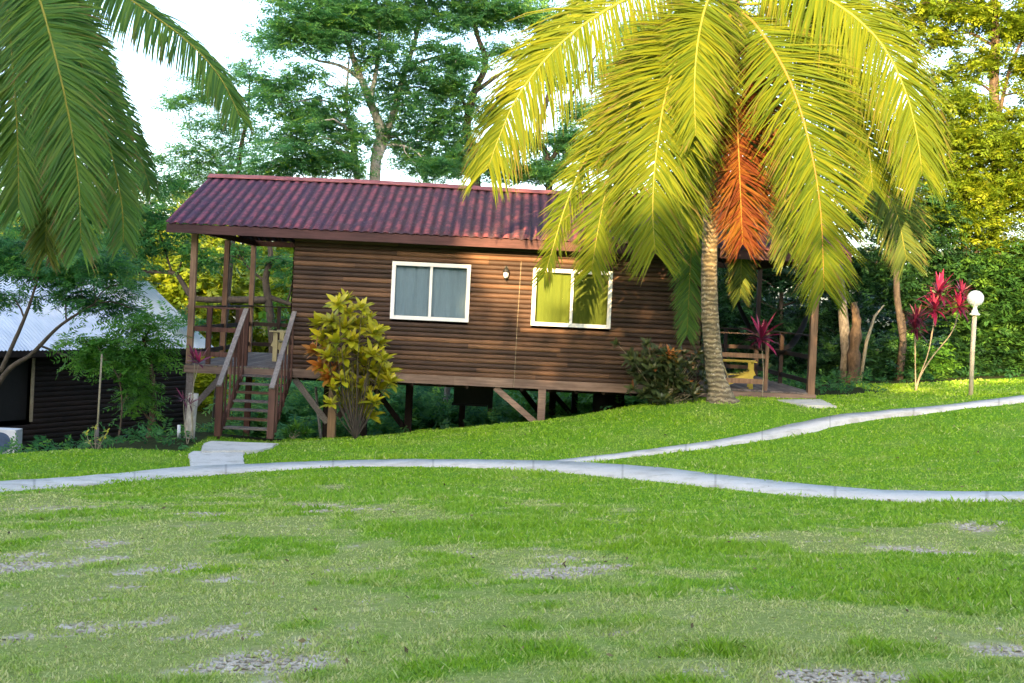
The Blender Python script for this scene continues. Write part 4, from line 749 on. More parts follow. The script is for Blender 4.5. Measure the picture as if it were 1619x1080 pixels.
# left palm: its crown is just past the top left corner
lb = np.array([P(15, 700, -9.5)[0] - 0.9, -9.0, 0.0]); lb[2] = hz(lb[0], lb[1]) if True else 0
lp = thing('coconut_palm', 'green coconut palm with fronds hanging into the upper left corner', 'palm tree', (P(-60, 0, -9)[0], -9, hz(P(-60, 0, -9)[0], -9)))
lo = np.array(lp.location); LC = P(10, -75, -9.0)
m = MB(); tl = catmull([lo + np.array([-0.6, 0, -0.2]), lo + np.array([-0.5, 0.1, 1.5]), lo + np.array([-0.15, 0, 4.0]), LC + np.array([0, 0, -0.2])], 40); m.tube(tl, np.interp(np.linspace(0, 1, 40), [0, .06, .2, 1], [.42, .28, .19, .14]), 16, wob=0.1); m.build('trunk', M['palm_bark'], lp, smooth=True)
LF = [
    ([(10, -75, -9), (100, -70, -9.6), (200, -5, -10.0), (290, 60, -10.2), (345, 118, -10.2), (380, 185, -10.2)], (0.1, -0.7, 0.8), 0.80, 'palm_green', 0.75, 80, (0.3, 0.9)),
    ([(10, -70, -9), (70, -40, -8.4), (125, 50, -8.0), (170, 140, -7.9), (212, 225, -7.9), (240, 305, -7.9)], (0.4, -0.6, 0.5), 0.55, 'palm_green', 0.55, 90, (0.5, 1.1)),
    ([(15, -70, -9.2), (55, -20, -10.5), (88, 90, -11.2), (112, 200, -11.3), (125, 300, -11.3), (128, 385, -11.3)], (0.0, -1.0, 0.2), 0.95, 'palm_green', 0.30, 100, (0.5, 1.2)),
    ([(15, -70, -9.2), (85, 0, -10.2), (135, 120, -10.8), (170, 220, -10.9), (192, 320, -10.9), (195, 385, -10.9)], (0.3, -1.0, 0.2), 0.72, 'palm_green', 0.40, 100, (0.5, 1.2)),
    ([(5, -70, -9.2), (10, -10, -10.0), (20, 100, -10.4), (28, 220, -10.4), (30, 330, -10.4)], (-0.1, -1.0, 0.2), 0.95, 'palm_green', 0.30, 90, (0.5, 1.2)),
    ([(5, -70, -9.0), (40, 0, -9.4), (62, 120, -9.5), (75, 250, -9.5), (72, 400, -9.5)], (0.1, -1.0, 0.2), 0.85, 'palm_olive', 0.35, 90, (0.6, 1.2)),
    ([(5, -70, -8.6), (45, 0, -8.0), (80, 130, -7.8), (95, 270, -7.8), (92, 400, -7.8)], (0.1, -1.0, 0.2), 0.7, 'palm_brown', 0.4, 80, (0.6, 1.2)),
    ([(0, -70, -8.8), (-50, 0, -8.6), (-70, 120, -8.5), (-60, 260, -8.5), (-40, 380, -8.5)], (-0.1, -1.0, 0.2), 1.0, 'palm_green', 0.35, 90, (0.5, 1.2)),
    ([(10, -75, -8.8), (70, -30, -7.4), (110, 80, -6.9), (145, 200, -6.8), (165, 330, -6.8)], (0.3, -1.0, 0.2), 0.7, 'palm_olive', 0.4, 80, (0.5, 1.2)),
    ([(0, -75, -9), (-90, -80, -9.5), (-190, -20, -9.8), (-260, 80, -9.8)], (-0.3, -0.8, 0.6), 0.9, 'palm_green', 0.6, 60, (0.4, 1.0)),
    ([(5, -80, -9), (20, -190, -8), (60, -240, -7), (120, -240, -6)], (0, 0.2, 1), 0.9, 'palm_green', 0.4, 50, (0.5, 1.0)),
    ([(5, -80, -9), (-20, -190, -10), (-60, -240, -11), (-110, -230, -12)], (0, 0.2, 1), 0.9, 'palm_green', 0.4, 50, (0.5, 1.0)),
]
for k, (pts, face, Lm, mt, dr_, n, fw) in enumerate(LF): frond(lp, pp(pts), face, Lm * 0.82, M[mt], M['rachis'], 300 + k, n=n, droop=dr_, hang=0.45 if k == 0 else 0.0, wid=0.0135, fwd=fw, r0=0.02, label='dry brown frond hanging inside the crown' if mt == 'palm_brown' else None)

# ------------------------------------------------------------------ foliage
def rand_dir(r, n, flat=0.4):
    d = r.normal(0, 1, (n, 3)); d[:, 2] *= flat; return nrm(d)
def sprays(ctr, r, L=0.6, k=7, leaf=0.13, wid=0.35, flat=0.35, droop=0.25):
    """pinnate sprays: each a twig with k pairs of leaflets"""
    n = len(ctr); d = rand_dir(r, n, flat); d[:, 2] -= droop * r.random(n); d = nrm(d); up = nrm(np.array([0, 0, 1.0]) + r.normal(0, 0.35, (n, 3))); s = nrm(np.cross(d, up)); up = np.cross(s, d)
    Ls = L * r.uniform(0.6, 1.2, n); t = (np.arange(k) + 0.6) / k; quads = []
    P0 = ctr[:, None, :] + d[:, None, :] * (Ls[:, None] * t[None])[..., None]; P0[..., 2] -= droop * (Ls[:, None] * t[None]) ** 2 * 0.8
    for sg_ in (1, -1):
        ld = nrm(s * sg_ * 0.85 + d * 0.5)[:, None, :] + r.normal(0, 0.18, (n, k, 3)); ld[..., 2] -= 0.2; ld = nrm(ld)
        ll = (leaf * (0.6 + 0.7 * np.sin(np.pi * (0.15 + 0.75 * t))))[None, :] * r.uniform(0.75, 1.25, (n, k)); pw = nrm(np.cross(ld, np.broadcast_to(up[:, None, :], ld.shape) + r.normal(0, 0.3, (n, k, 3)))) * (ll * wid)[..., None] * 0.5
        a = P0; b = P0 + ld * (ll * 0.45)[..., None] + pw; c = P0 + ld * ll[..., None]; e = P0 + ld * (ll * 0.45)[..., None] - pw
        quads.append(np.stack([a, b, c, e], 2).reshape(-1, 4, 3))
    rn = np.repeat(np.clip(r.normal(0.5, 0.2, n), 0, 1), k); rn = np.clip(rn + r.normal(0, 0.06, len(rn)), 0, 1)
    return np.concatenate(quads), np.concatenate([rn, rn])
def clump_pts(r, clumps, n, shell=0.5):
    """clumps: (x,y,z,rx,ry,rz); sub-clusters inside each leave gaps"""
    c = np.array(clumps, float); vol = c[:, 3] * c[:, 4] + c[:, 3] * c[:, 5]; cnt = np.maximum(1, (n * vol / vol.sum()).astype(int)); out = []
    for (x, y, z, rx, ry, rz), k in zip(c, cnt):
        ns = max(4, k // 14); d = nrm(r.normal(0, 1, (ns, 3))); rad = r.random(ns) ** (1 / 3) * (1 - shell) + shell * r.random(ns) ** 0.2; sc = d * rad[:, None] * np.array([rx, ry, rz])
        i = r.integers(0, ns, k); sp = 0.25 * np.array([rx, ry, rz * 0.6]) + 0.06; out.append(np.array([x, y, z]) + sc[i] + r.normal(0, 1, (k, 3)) * sp)
    return np.concatenate(out)
def foliage(name, clumps, n, mat, parent, seed, **kw):
    r = np.random.default_rng(seed); shell = kw.pop('shell', 0.5); pts = clump_pts(r, clumps, n, shell); Q, rn = sprays(pts, r, **kw); f = np.arange(len(Q) * 4).reshape(-1, 4)
    return link_mesh(name, Q.reshape(-1, 3), f, mat, parent, fa={'rnd': ('FACE', 'FLOAT', rn)})
def limb(a, b, r, sag=0.15, n=9, wob=0.06):
    a = np.array(a, float); b = np.array(b, float); L = np.linalg.norm(b - a); mid = (a + b) / 2 + np.array([r.normal(0, 0.08), r.normal(0, 0.08), sag]) * L; p = catmull([a, mid, b], n); p[1:-1] += r.normal(0, wob * L / n, (n - 2, 3)); return p
def tree(name, label, cat, trunks, clumps, n, lm, bark, seed, group=None, r0=0.2, twigs=3, base=None, crown_name='crown', **kw):
    """trunks: list of (points, r_start, r_end); clumps hang off the nearest trunk point"""
    r = np.random.default_rng(seed); b = np.array(trunks[0][0][0]) if base is None else np.array(base); t = thing(name, label, cat, b, group); m = MB(); nodes = []
    for pts, ra, rb in trunks:
        p = catmull(pts, 26) if len(pts) > 2 else np.linspace(pts[0], pts[1], 12); k = len(p); rr_ = np.linspace(ra, rb, k); m.tube(p, rr_, 9, wob=0.12); nodes += [(q, w) for q, w in zip(p[k // 4:], rr_[k // 4:])]
    nd = np.array([q for q, _ in nodes]); nr_ = np.array([w for _, w in nodes])
    for c in clumps:
        cc = np.array(c[:3]); d = np.linalg.norm(nd - cc - np.array([0, 0, -0.3]), axis=1) + 0.8 * np.maximum(nd[:, 2] - cc[2], 0); i = int(d.argmin()); p = limb(nd[i], cc, r); ra = min(nr_[i] * 0.6, 0.02 + 0.02 * np.linalg.norm(cc - nd[i])); m.tube(p, np.linspace(ra, 0.012, len(p)), 6, wob=0.1)
        for _ in range(twigs):
            q = cc + nrm(r.normal(0, 1, 3)) * np.array(c[3:6]) * 0.8; m.tube(limb(p[r.integers(3, 8)], q, r, 0.05, 6), np.linspace(ra * 0.45, 0.006, 6), 4)
    m.build('trunk', bark, t, smooth=True); foliage(crown_name, clumps, n, lm, t, seed + 1, **kw); return t
def pc(lst, rng_depth=0.8, seed=0):
    """(u,v,radius_u px,radius_v px,Y) -> world clump"""
    out = []; r = np.random.default_rng(seed)
    for u, v, a, b, y in lst:
        c = P(u, v, y); s = (y - CAM[1]) / F; out.append((c[0], c[1], c[2], a * s, max(a, b) * s * rng_depth, b * s))
    return out
def gtree(u, Y): x = P(u, 500, Y)[0]; return np.array([x, Y, hz(x, Y) - 0.3])
# big pale-trunked tree behind the roof
tree('rain_forest_tree', 'tall airy tree with pale forked trunk rising behind the cabin roof', 'tree',
     [([gtree(590, 13), P(592, 290, 13), P(602, 215, 13), P(585, 160, 12.6), P(565, 110, 12.2), P(540, 40, 12), P(515, -20, 12)], 0.22, 0.045),
      ([P(597, 250, 13), P(622, 180, 13.2), P(638, 120, 13.3), P(660, 50, 13.5), P(668, -20, 13.6)], 0.15, 0.04), ([P(585, 160, 12.6), P(595, 110, 12.3), P(600, 60, 12.2), P(595, 0, 12)], 0.09, 0.03), ([P(575, 130, 12.4), P(540, 105, 12), P(500, 95, 11.8), P(480, 82, 11.7)], 0.07, 0.02),
      ([P(565, 285, 12.5), P(560, 230, 12.4), P(548, 170, 12.2), P(552, 90, 12)], 0.10, 0.03)],
     pc([(490, 20, 60, 22, 11), (450, 48, 45, 12, 11), (530, 50, 60, 22, 12), (590, 15, 60, 22, 12), (640, 30, 55, 22, 13), (700, 20, 45, 25, 13), (480, 120, 38, 18, 11), (440, 165, 42, 22, 11), (500, 175, 50, 24, 12), (545, 205, 50, 24, 12),
         (450, 225, 45, 22, 11), (505, 245, 50, 24, 12), (580, 95, 35, 16, 12), (640, 165, 45, 24, 13), (690, 150, 45, 26, 14), (700, 215, 45, 26, 14), (650, 230, 40, 25, 14), (560, 255, 45, 18, 12), (730, 100, 30, 16, 13), (610, 130, 30, 18, 13), (420, 130, 40, 14, 11), (470, 200, 40, 20, 11), (415, 260, 40, 20, 12), (620, 200, 36, 20, 13), (660, 110, 40, 20, 13), (680, 265, 46, 16, 13), (560, 30, 70, 26, 12.5), (540, 150, 40, 18, 12), (450, -20, 60, 30, 11), (530, -30, 60, 30, 12), (610, -35, 60, 34, 12), (690, -30, 60, 34, 13), (570, -90, 90, 40, 12), (480, 60, 50, 24, 11), (610, 75, 40, 20, 12), (700, 75, 36, 18, 13), (465, 260, 40, 16, 12)]),
     9500, M['leaf_airy'], M['bark_pale'], 11, L=0.6, k=8, leaf=0.12, flat=0.25, shell=0.3)
tree('feathery_tree', 'slender feathery tree against the sky left of the red roof', 'tree',
     [([gtree(345, 15), P(372, 330, 15), P(380, 240, 15), P(392, 180, 15), P(395, 120, 15)], 0.13, 0.03), ([P(372, 300, 15), P(340, 250, 15), P(300, 215, 15)], 0.06, 0.02)],
     pc([(380, 105, 26, 16, 15), (330, 125, 45, 12, 15), (285, 165, 26, 10, 15), (320, 200, 45, 20, 15), (370, 185, 40, 22, 15), (300, 240, 40, 16, 15), (350, 245, 40, 20, 15), (395, 225, 35, 24, 15), (320, 285, 50, 16, 15), (410, 150, 25, 16, 15), (270, 300, 40, 18, 15), (300, 160, 36, 12, 15), (345, 145, 30, 14, 15), (290, 265, 34, 14, 15), (385, 275, 36, 18, 15), (250, 250, 26, 10, 15), (430, 70, 30, 12, 15), (400, 60, 26, 10, 15)]),
     2800, M['leaf_airy'], M['bark_dark'], 21, L=0.5, k=7, leaf=0.10, flat=0.3, shell=0.3)
tree('dark_branched_tree', 'tree with crooked dark trunk between the pale tree and the golden palm', 'tree',
     [([gtree(760, 14), P(752, 290, 14), P(738, 210, 14), P(748, 150, 14), P(768, 100, 14), P(752, 45, 14), P(755, -20, 14)], 0.2, 0.05), ([P(745, 150, 14), P(775, 128, 14), P(800, 112, 14), P(840, 100, 14)], 0.09, 0.03), ([P(745, 190, 14), P(715, 120, 14), P(690, 60, 14)], 0.06, 0.02)],
     pc([(750, 25, 45, 22, 14), (800, 15, 45, 20, 14), (735, 95, 26, 14, 14), (850, 30, 35, 20, 14), (760, -40, 60, 34, 14), (840, -40, 60, 34, 14), (720, 130, 34, 16, 14), (760, 175, 26, 16, 14), (775, 265, 26, 14, 14), (740, 240, 38, 24, 14), (705, 262, 40, 18, 14), (790, 75, 26, 12, 14), (700, 190, 32, 22, 14)]), 3900, M['leaf_airy'], M['bark_dark'], 31, L=0.6, k=8, leaf=0.12, flat=0.3, shell=0.3)
tree('leafy_tree', 'tree showing between the cabin ridge and the palm fronds', 'tree',
     [([gtree(870, 15), P(868, 290, 15), P(850, 220, 15), P(870, 130, 15), P(860, 40, 15)], 0.16, 0.04), ([P(860, 270, 15), P(890, 220, 15), P(905, 150, 15), P(960, 60, 15)], 0.09, 0.03)],
     pc([(870, 268, 40, 16, 15), (900, 225, 30, 24, 15), (845, 215, 26, 14, 15), (925, 180, 30, 22, 15), (960, 240, 40, 30, 15), (990, 120, 45, 30, 15), (1030, 60, 50, 30, 15), (880, 120, 26, 14, 15), (820, 268, 30, 12, 15)]), 2300, M['leaf_airy'], M['bark_dark'], 41, L=0.65, k=8, leaf=0.14)
tree('leafy_tree', 'sunlit tree behind the middle of the golden palm crown', 'tree',
     [([gtree(1200, 13), P(1195, 200, 13), P(1190, 100, 13), P(1210, 0, 13)], 0.2, 0.05), ([P(1195, 150, 13), P(1260, 70, 13), P(1300, -10, 13)], 0.08, 0.03)],
     pc([(1100, 180, 55, 40, 13), (1160, 230, 60, 40, 13), (1230, 220, 60, 40, 13), (1215, 95, 35, 22, 13), (1290, 260, 60, 40, 13), (1120, 300, 70, 40, 13), (1220, 320, 80, 40, 13), (1330, 320, 50, 40, 13), (1300, 30, 50, 20, 13), (1180, 20, 60, 30, 13), (1370, 60, 30, 20, 13)]), 2000, M['leaf_yellow'], M['bark_dark'], 51, L=0.7, k=8, leaf=0.16)
# right side forest
tree('leafy_tree', 'tall sunlit tree with pale trunk at the upper right corner', 'tree',
     [([gtree(1560, 12), P(1575, 300, 12), P(1572, 140, 12), P(1574, 50, 12), P(1570, -30, 12)], 0.20, 0.11), ([P(1575, 200, 12), P(1600, 100, 12), P(1640, 20, 12)], 0.08, 0.03)],
     pc([(1520, 20, 60, 24, 12), (1600, 30, 55, 26, 12), (1520, -50, 80, 40, 12), (1430, -40, 70, 34, 12), (1610, -60, 80, 40, 12), (1470, 60, 45, 20, 12), (1540, 95, 45, 20, 12), (1610, 110, 40, 28, 12), (1440, 20, 50, 18, 12), (1500, 130, 40, 22, 12), (1660, 60, 60, 50, 12), (1590, 190, 40, 20, 12), (1650, 160, 50, 40, 12)]), 4200, M['leaf_yellow'], M['bark_brown'], 61, L=0.6, k=8, leaf=0.14)
tree('leafy_tree', 'rounded yellow-green tree right of the golden palm', 'tree',
     [([gtree(1520, 9), P(1525, 400, 9), P(1530, 260, 9), P(1520, 180, 9)], 0.16, 0.05)],
     pc([(1520, 165, 50, 26, 9), (1480, 210, 50, 30, 9), (1540, 225, 60, 34, 9), (1600, 240, 50, 34, 9), (1490, 280, 60, 36, 9), (1570, 300, 60, 36, 9), (1620, 320, 50, 40, 9), (1450, 330, 50, 30, 9), (1530, 360, 60, 34, 9), (1610, 400, 50, 36, 9), (1660, 250, 50, 60, 9), (1440, 250, 36, 24, 9)]), 5500, M['leaf_yellow'], M['bark_dark'], 71, L=0.55, k=8, leaf=0.12)
tree('leafy_tree', 'dark green tree filling the gap above the crimson plant', 'tree',
     [([gtree(1440, 8.5), P(1425, 500, 8.5), P(1412, 420, 8.5), P(1400, 350, 8.5)], 0.13, 0.05), ([P(1422, 470, 8.5), P(1460, 400, 8.5), P(1480, 350, 8.5)], 0.05, 0.02)],
     pc([(1400, 350, 45, 30, 8.5), (1450, 380, 45, 34, 8.5), (1380, 420, 45, 34, 8.5), (1430, 450, 45, 30, 8.5), (1500, 430, 50, 34, 8.5), (1370, 300, 30, 20, 8.5), (1480, 340, 40, 26, 8.5)]), 2400, M['leaf_dark'], M['bark_dark'], 81, L=0.5, k=7, leaf=0.13)
tree('leafy_tree', 'broad green bush tree behind the white globe lamp', 'tree',
     [([gtree(1590, 8), P(1590, 500, 8), P(1580, 400, 8)], 0.09, 0.03)],
     pc([(1560, 430, 45, 30, 8), (1600, 470, 50, 34, 8), (1550, 500, 45, 30, 8), (1590, 540, 55, 34, 8), (1640, 430, 50, 50, 8), (1650, 540, 50, 50, 8), (1520, 470, 34, 26, 8.5)]), 2600, M['leaf_mid'], M['bark_dark'], 91, L=0.5, k=6, leaf=0.15)
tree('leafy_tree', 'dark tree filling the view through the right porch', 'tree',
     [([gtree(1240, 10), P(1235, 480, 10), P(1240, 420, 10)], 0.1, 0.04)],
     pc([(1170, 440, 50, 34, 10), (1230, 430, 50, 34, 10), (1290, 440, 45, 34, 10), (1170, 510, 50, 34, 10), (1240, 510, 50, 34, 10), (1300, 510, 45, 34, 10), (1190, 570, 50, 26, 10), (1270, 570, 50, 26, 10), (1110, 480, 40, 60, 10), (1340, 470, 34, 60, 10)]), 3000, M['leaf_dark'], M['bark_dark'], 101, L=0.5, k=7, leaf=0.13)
# trunks at the wood's edge
m = MB(); q = gtree(1340, 6.0); m.tube([q, P(1338, 560, 6), P(1333, 500, 6), P(1328, 440, 6), P(1325, 380, 6)], [0.17, 0.14, 0.12, 0.10, 0.08], 12, wob=0.25)
tag(m.build('bare_tree', M['bark_grey'], loc=q, smooth=True), 'grey lichened tree trunk just right of the porch corner post', 'tree trunk')
m = MB(); q = gtree(1355, 5.6); m.tube(catmull([q, P(1350, 560, 5.6), P(1354, 510, 5.6), P(1350, 478, 5.6)], 22), np.linspace(0.19, 0.08, 22) * rng.uniform(0.8, 1.2, 22), 14, wob=0.45)
tag(m.build('tree_stump', M['bark_brown'], loc=q, smooth=True), 'tall rough brown stump right of the porch corner post', 'tree stump')
m = MB(); q = gtree(1362, 5.2); m.tube([q, P(1370, 540, 5.2), P(1383, 500, 5.2), P(1398, 482, 5.2)], [0.05, 0.045, 0.035, 0.015], 8, wob=0.1)
tag(m.build('fallen_branch', M['stem'], loc=q, smooth=True), 'pale bare branch leaning right of the brown stump', 'branch')
m = MB(); q = gtree(1425, 6.8); m.tube([q, P(1428, 540, 6.8), P(1418, 470, 6.8), P(1416, 400, 6.8), P(1405, 300, 6.8)], [0.12, 0.10, 0.09, 0.08, 0.05], 10, wob=0.15)
tag(m.build('bare_tree', M['bark_dark'], loc=q, smooth=True), 'slim dark trunk left of the crimson ti plant', 'tree trunk')
# understorey bushes at the wood's edge
for k, (u, v, a, b, y, mt, lab) in enumerate([(1345, 575, 40, 40, 7.0, 'leaf_dark', 'dark low bush at the foot of the brown stump'), (1400, 570, 42, 38, 7.5, 'leaf_dark', 'dark bush at the lawn edge left of the crimson ti plant'), (1455, 565, 40, 38, 7.6, 'leaf_fern', 'green bush behind the stems of the crimson ti plant'),
                                              (1505, 565, 40, 36, 8.0, 'leaf_dark', 'dark bush between the ti plant and the lamp post'), (1575, 575, 50, 34, 7.9, 'leaf_dark', 'dark bush at the lawn edge right of the lamp post'), (1660, 560, 50, 50, 8.0, 'leaf_dark', 'dark bush at the right edge of the lawn')]):
    q = gtree(u, y); cl = pc([(u, v, a, b, y), (u - a * .5, v + 12, a * .6, b * .6, y - .3), (u + a * .5, v + 10, a * .6, b * .6, y - .2)]); t = thing('bush', lab, 'bush', q); m = MB()
    for j in range(5): m.tube(limb(q, np.array(cl[j % 3][:3]) + rng.normal(0, 0.2, 3), rng, 0.1, 6), np.linspace(0.03, 0.008, 6), 5)
    m.build('stems', M['bark_dark'], t); foliage('foliage', cl, 900, M[mt], t, 500 + k, L=0.4, k=6, leaf=0.13)
# left: dark feathery tree overhanging the neighbour's roof
tree('feathery_tree', 'dark feathery tree hanging over the pale blue metal roof', 'tree',
     [([P(-60, 640, -1.5) + np.array([0, 0, -1.5]), P(0, 603, -1.5), P(50, 560, -1.5), P(95, 515, -1.5), P(150, 480, -1.5)], 0.07, 0.02), ([P(0, 590, -1.5), P(40, 500, -1.5), P(60, 440, -1.5)], 0.05, 0.02), ([P(60, 545, -1.4), P(120, 570, -1.2), P(190, 605, -1.0)], 0.025, 0.012)],
     pc([(20, 468, 34, 10, -1.2), (70, 425, 50, 18, -1.2), (130, 440, 45, 16, -1.2), (165, 478, 40, 18, -1.0), (110, 470, 30, 12, -1.2), (30, 415, 45, 20, -1), (150, 410, 50, 18, -1), (215, 490, 24, 12, -1), (200, 450, 26, 10, -1), (10, 385, 50, 30, -.5)]), 1150, M['leaf_teal'], M['bark_dark'], 111, L=0.5, k=9, leaf=0.10, wid=0.28, flat=0.25, droop=0.4)
tree('young_tree', 'young light green tree with lacy leaves before the dark cabin', 'tree',
     [([gtree(243, -2.0), P(242, 650, -2.0), P(240, 590, -2.0), P(225, 530, -2.0)], 0.09, 0.03), ([gtree(190, -2.6), P(192, 660, -2.6), P(188, 600, -2.6), P(160, 560, -2.6)], 0.022, 0.01)],
     pc([(225, 540, 40, 12, -2), (165, 560, 45, 14, -2.2), (240, 560, 22, 12, -2), (200, 585, 36, 16, -2.3), (150, 535, 36, 12, -2.2), (215, 615, 26, 14, -2.3), (235, 510, 36, 14, -2), (222, 640, 16, 20, -2)]), 620, M['leaf_fern'], M['bark_brown'], 121, L=0.5, k=9, leaf=0.10, wid=0.28, flat=0.25, droop=0.4)
tree('crooked_tree', 'crooked dark-limbed tree seen through the left porch', 'tree',
     [([gtree(440, 10), P(432, 560, 10), P(425, 480, 10), P(420, 440, 10), P(428, 400, 10), P(415, 350, 10)], 0.16, 0.06), ([P(425, 475, 10), P(370, 474, 10), P(310, 472, 10), P(290, 450, 10), P(275, 432, 10), P(225, 430, 10), P(190, 437, 10)], 0.12, 0.04),
      ([P(425, 470, 10), P(450, 478, 10), P(490, 492, 10)], 0.09, 0.04), ([P(425, 450, 10), P(395, 425, 10), P(375, 400, 10)], 0.05, 0.02), ([P(272, 432, 10), P(262, 400, 10), P(240, 330, 10)], 0.04, 0.02)],
     pc([(250, 345, 55, 22, 10), (210, 380, 50, 22, 10), (300, 395, 35, 16, 10), (345, 410, 22, 10, 10), (385, 395, 22, 10, 10), (450, 410, 26, 14, 10), (462, 440, 20, 16, 10), (290, 505, 26, 10, 10), (455, 505, 22, 12, 10), (230, 290, 40, 20, 11), (200, 330, 50, 20, 11), (330, 340, 40, 18, 11), (180, 420, 40, 16, 10)]), 1000, M['leaf_teal'], M['bark_dark'], 131, L=0.6, k=8, leaf=0.14)
tree('leafy_tree', 'shaded tree behind the left palm fronds', 'tree',
     [([gtree(60, 13), P(70, 400, 13), P(80, 300, 13), P(60, 200, 13)], 0.15, 0.05)],
     pc([(30, 330, 60, 40, 13), (100, 340, 60, 40, 13), (150, 380, 50, 30, 13), (40, 250, 50, 30, 13), (120, 400, 60, 24, 13), (0, 400, 60, 40, 13), (170, 320, 40, 30, 13), (-60, 320, 60, 60, 13), (80, 200, 40, 24, 13)]), 1700, M['leaf_airy'], M['bark_dark'], 141, L=0.7, k=8, leaf=0.15)
tree('pale_tree', 'pale-trunked tree standing beyond the gap under the cabin', 'tree',
     [([gtree(705, 9.5), P(703, 660, 9.5), P(707, 620, 9.5), P(712, 560, 9.5)], 0.13, 0.08)], pc([(712, 520, 60, 30, 9.5), (660, 560, 50, 24, 9.5), (770, 560, 50, 24, 9.5)]), 500, M['leaf_dark'], M['bark_pale'], 151, L=0.5, k=7, leaf=0.13)
# bushes beyond the gap under the cabin
BL = ['green bush behind the yellow croton and its pale post', 'green bush left of the pale thin trunk under the cabin', 'light green bush just behind the pale thin trunk under the cabin', 'green bush right of the pale thin trunk below the black hanging box',
      'light green bush right of the black hanging box', 'dark bush behind the brown support post with its diagonal brace', 'dark bush between the brown support post and the black barrel', 'far light green bush highest in the gap right of the croton',
      'far light green bush in the gap above the brown brace', 'light green bush between the staircase and the diagonal brace', 'light green bush seen through the upper treads of the staircase', 'green bush seen through the lower treads of the staircase',
      'green bush left of the staircase beside the dark cabin', 'low green bush right of the foot of the staircase', 'low green bush at the foot of the yellow croton', 'dark bush behind the black barrel under the cabin']
k = 0
for (u, v, a, b, y, mt) in [(560, 650, 45, 36, 9, 'leaf_airy'), (640, 655, 48, 34, 9, 'leaf_airy'), (665, 625, 50, 26, 11, 'leaf_airy'), (735, 655, 40, 26, 8.5, 'leaf_airy'), (790, 640, 45, 32, 10, 'leaf_airy'), (850, 650, 40, 30, 9, 'leaf_fern'), (910, 640, 45, 26, 9, 'leaf_fern'),
                            (590, 610, 60, 26, 13, 'leaf_airy'), (820, 610, 70, 26, 14, 'leaf_airy'), (480, 640, 50, 45, 10, 'leaf_airy'), (440, 610, 55, 40, 13, 'leaf_airy'), (400, 660, 45, 40, 9, 'leaf_airy'), (352, 690, 34, 18, 9, 'leaf_airy'), (500, 680, 40, 24, 6.8, 'leaf_airy'), (580, 685, 36, 20, 7.5, 'leaf_airy'), (980, 625, 50, 30, 10, 'leaf_fern')]:
    q = gtree(u, y); cl = pc([(u, v, a, b, y), (u - a * .5, v + b * .7, a * .7, b * .7, y - .3), (u + a * .5, v + b * .7, a * .7, b * .7, y)])
    t = thing('bush', BL[k], 'bush', q, 'bushes beyond the gap under the cabin'); foliage('foliage', cl, 480, M[mt], t, 600 + k, L=0.5, k=6, leaf=0.15, shell=0.8, flat=0.7); k += 1
    m = MB()
    for j in range(3): m.tube([q, np.array(cl[j][:3])], [0.03, 0.01], 5)
    m.build('stems', M['bark_dark'], t)
# low ground cover on the slope behind the lawn edge
r = np.random.default_rng(5); n = 9000; x = r.uniform(-16, 24, n); y = r.uniform(-4, 14, n); keep = (litter(x, y) > 0.6) & ~((x > XL - .3) & (x < XR + .3) & (y > -1.6) & (y < 2.0) & (r.random(n) < 0.9)); x, y = x[keep], y[keep]
pts = np.stack([x, y, hgt(x, y) + r.random(len(x)) * 0.25], 1); Q, rn = sprays(pts, r, L=0.35, k=5, leaf=0.11, flat=0.8, droop=0.1)
o = link_mesh('ground_cover', Q.reshape(-1, 3), np.arange(len(Q) * 4).reshape(-1, 4), M['leaf_teal'], fa={'rnd': ('FACE', 'FLOAT', rn)}); o['kind'] = 'stuff'; tag(o, 'low leafy ground cover on the slope behind the lawn', 'ground cover')
# far sunlit woodland and a hazy ridge beyond
def wood_mass(name, label, x0, x1, yr, zr, n, mat, seed, rad=2.2):
    r = np.random.default_rng(seed); cl = []
    for _ in range(60): xx = r.uniform(x0, x1); yy = r.uniform(*yr); t = (yy - yr[0]) / (yr[1] - yr[0]); cl.append((xx, yy, zr[0] + (zr[1] - zr[0]) * t * r.uniform(0.5, 1.0), rad * r.uniform(.8, 1.5), rad, rad * r.uniform(0.7, 1.1)))
    for _ in range(50): cl.append((r.uniform(x0, x1), r.uniform(*yr), -2 + r.random() * 2.0, rad, rad, rad))
    r2 = np.random.default_rng(seed + 1); pts = clump_pts(r2, cl, n, 0.7); Q, rn = sprays(pts, r2, L=1.1, k=6, leaf=0.24, wid=0.6, flat=0.6)
    o = link_mesh(name, Q.reshape(-1, 3), np.arange(len(Q) * 4).reshape(-1, 4), mat, fa={'rnd': ('FACE', 'FLOAT', rn)}); o['kind'] = 'stuff'; tag(o, label, 'woodland')
wood_mass('woodland', 'far sunlit yellow-green woodland seen past the left porch', -32, 5, (30, 46), (2.5, 7.5), 30000, M['leaf_yellow'], 71)
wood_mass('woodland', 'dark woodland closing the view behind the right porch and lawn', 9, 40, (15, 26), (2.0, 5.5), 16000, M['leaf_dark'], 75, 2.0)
wood_mass('woodland', 'green woodland low behind the cabin', -4, 16, (24, 34), (-0.5, 2.8), 9000, M['leaf_fern'], 78)

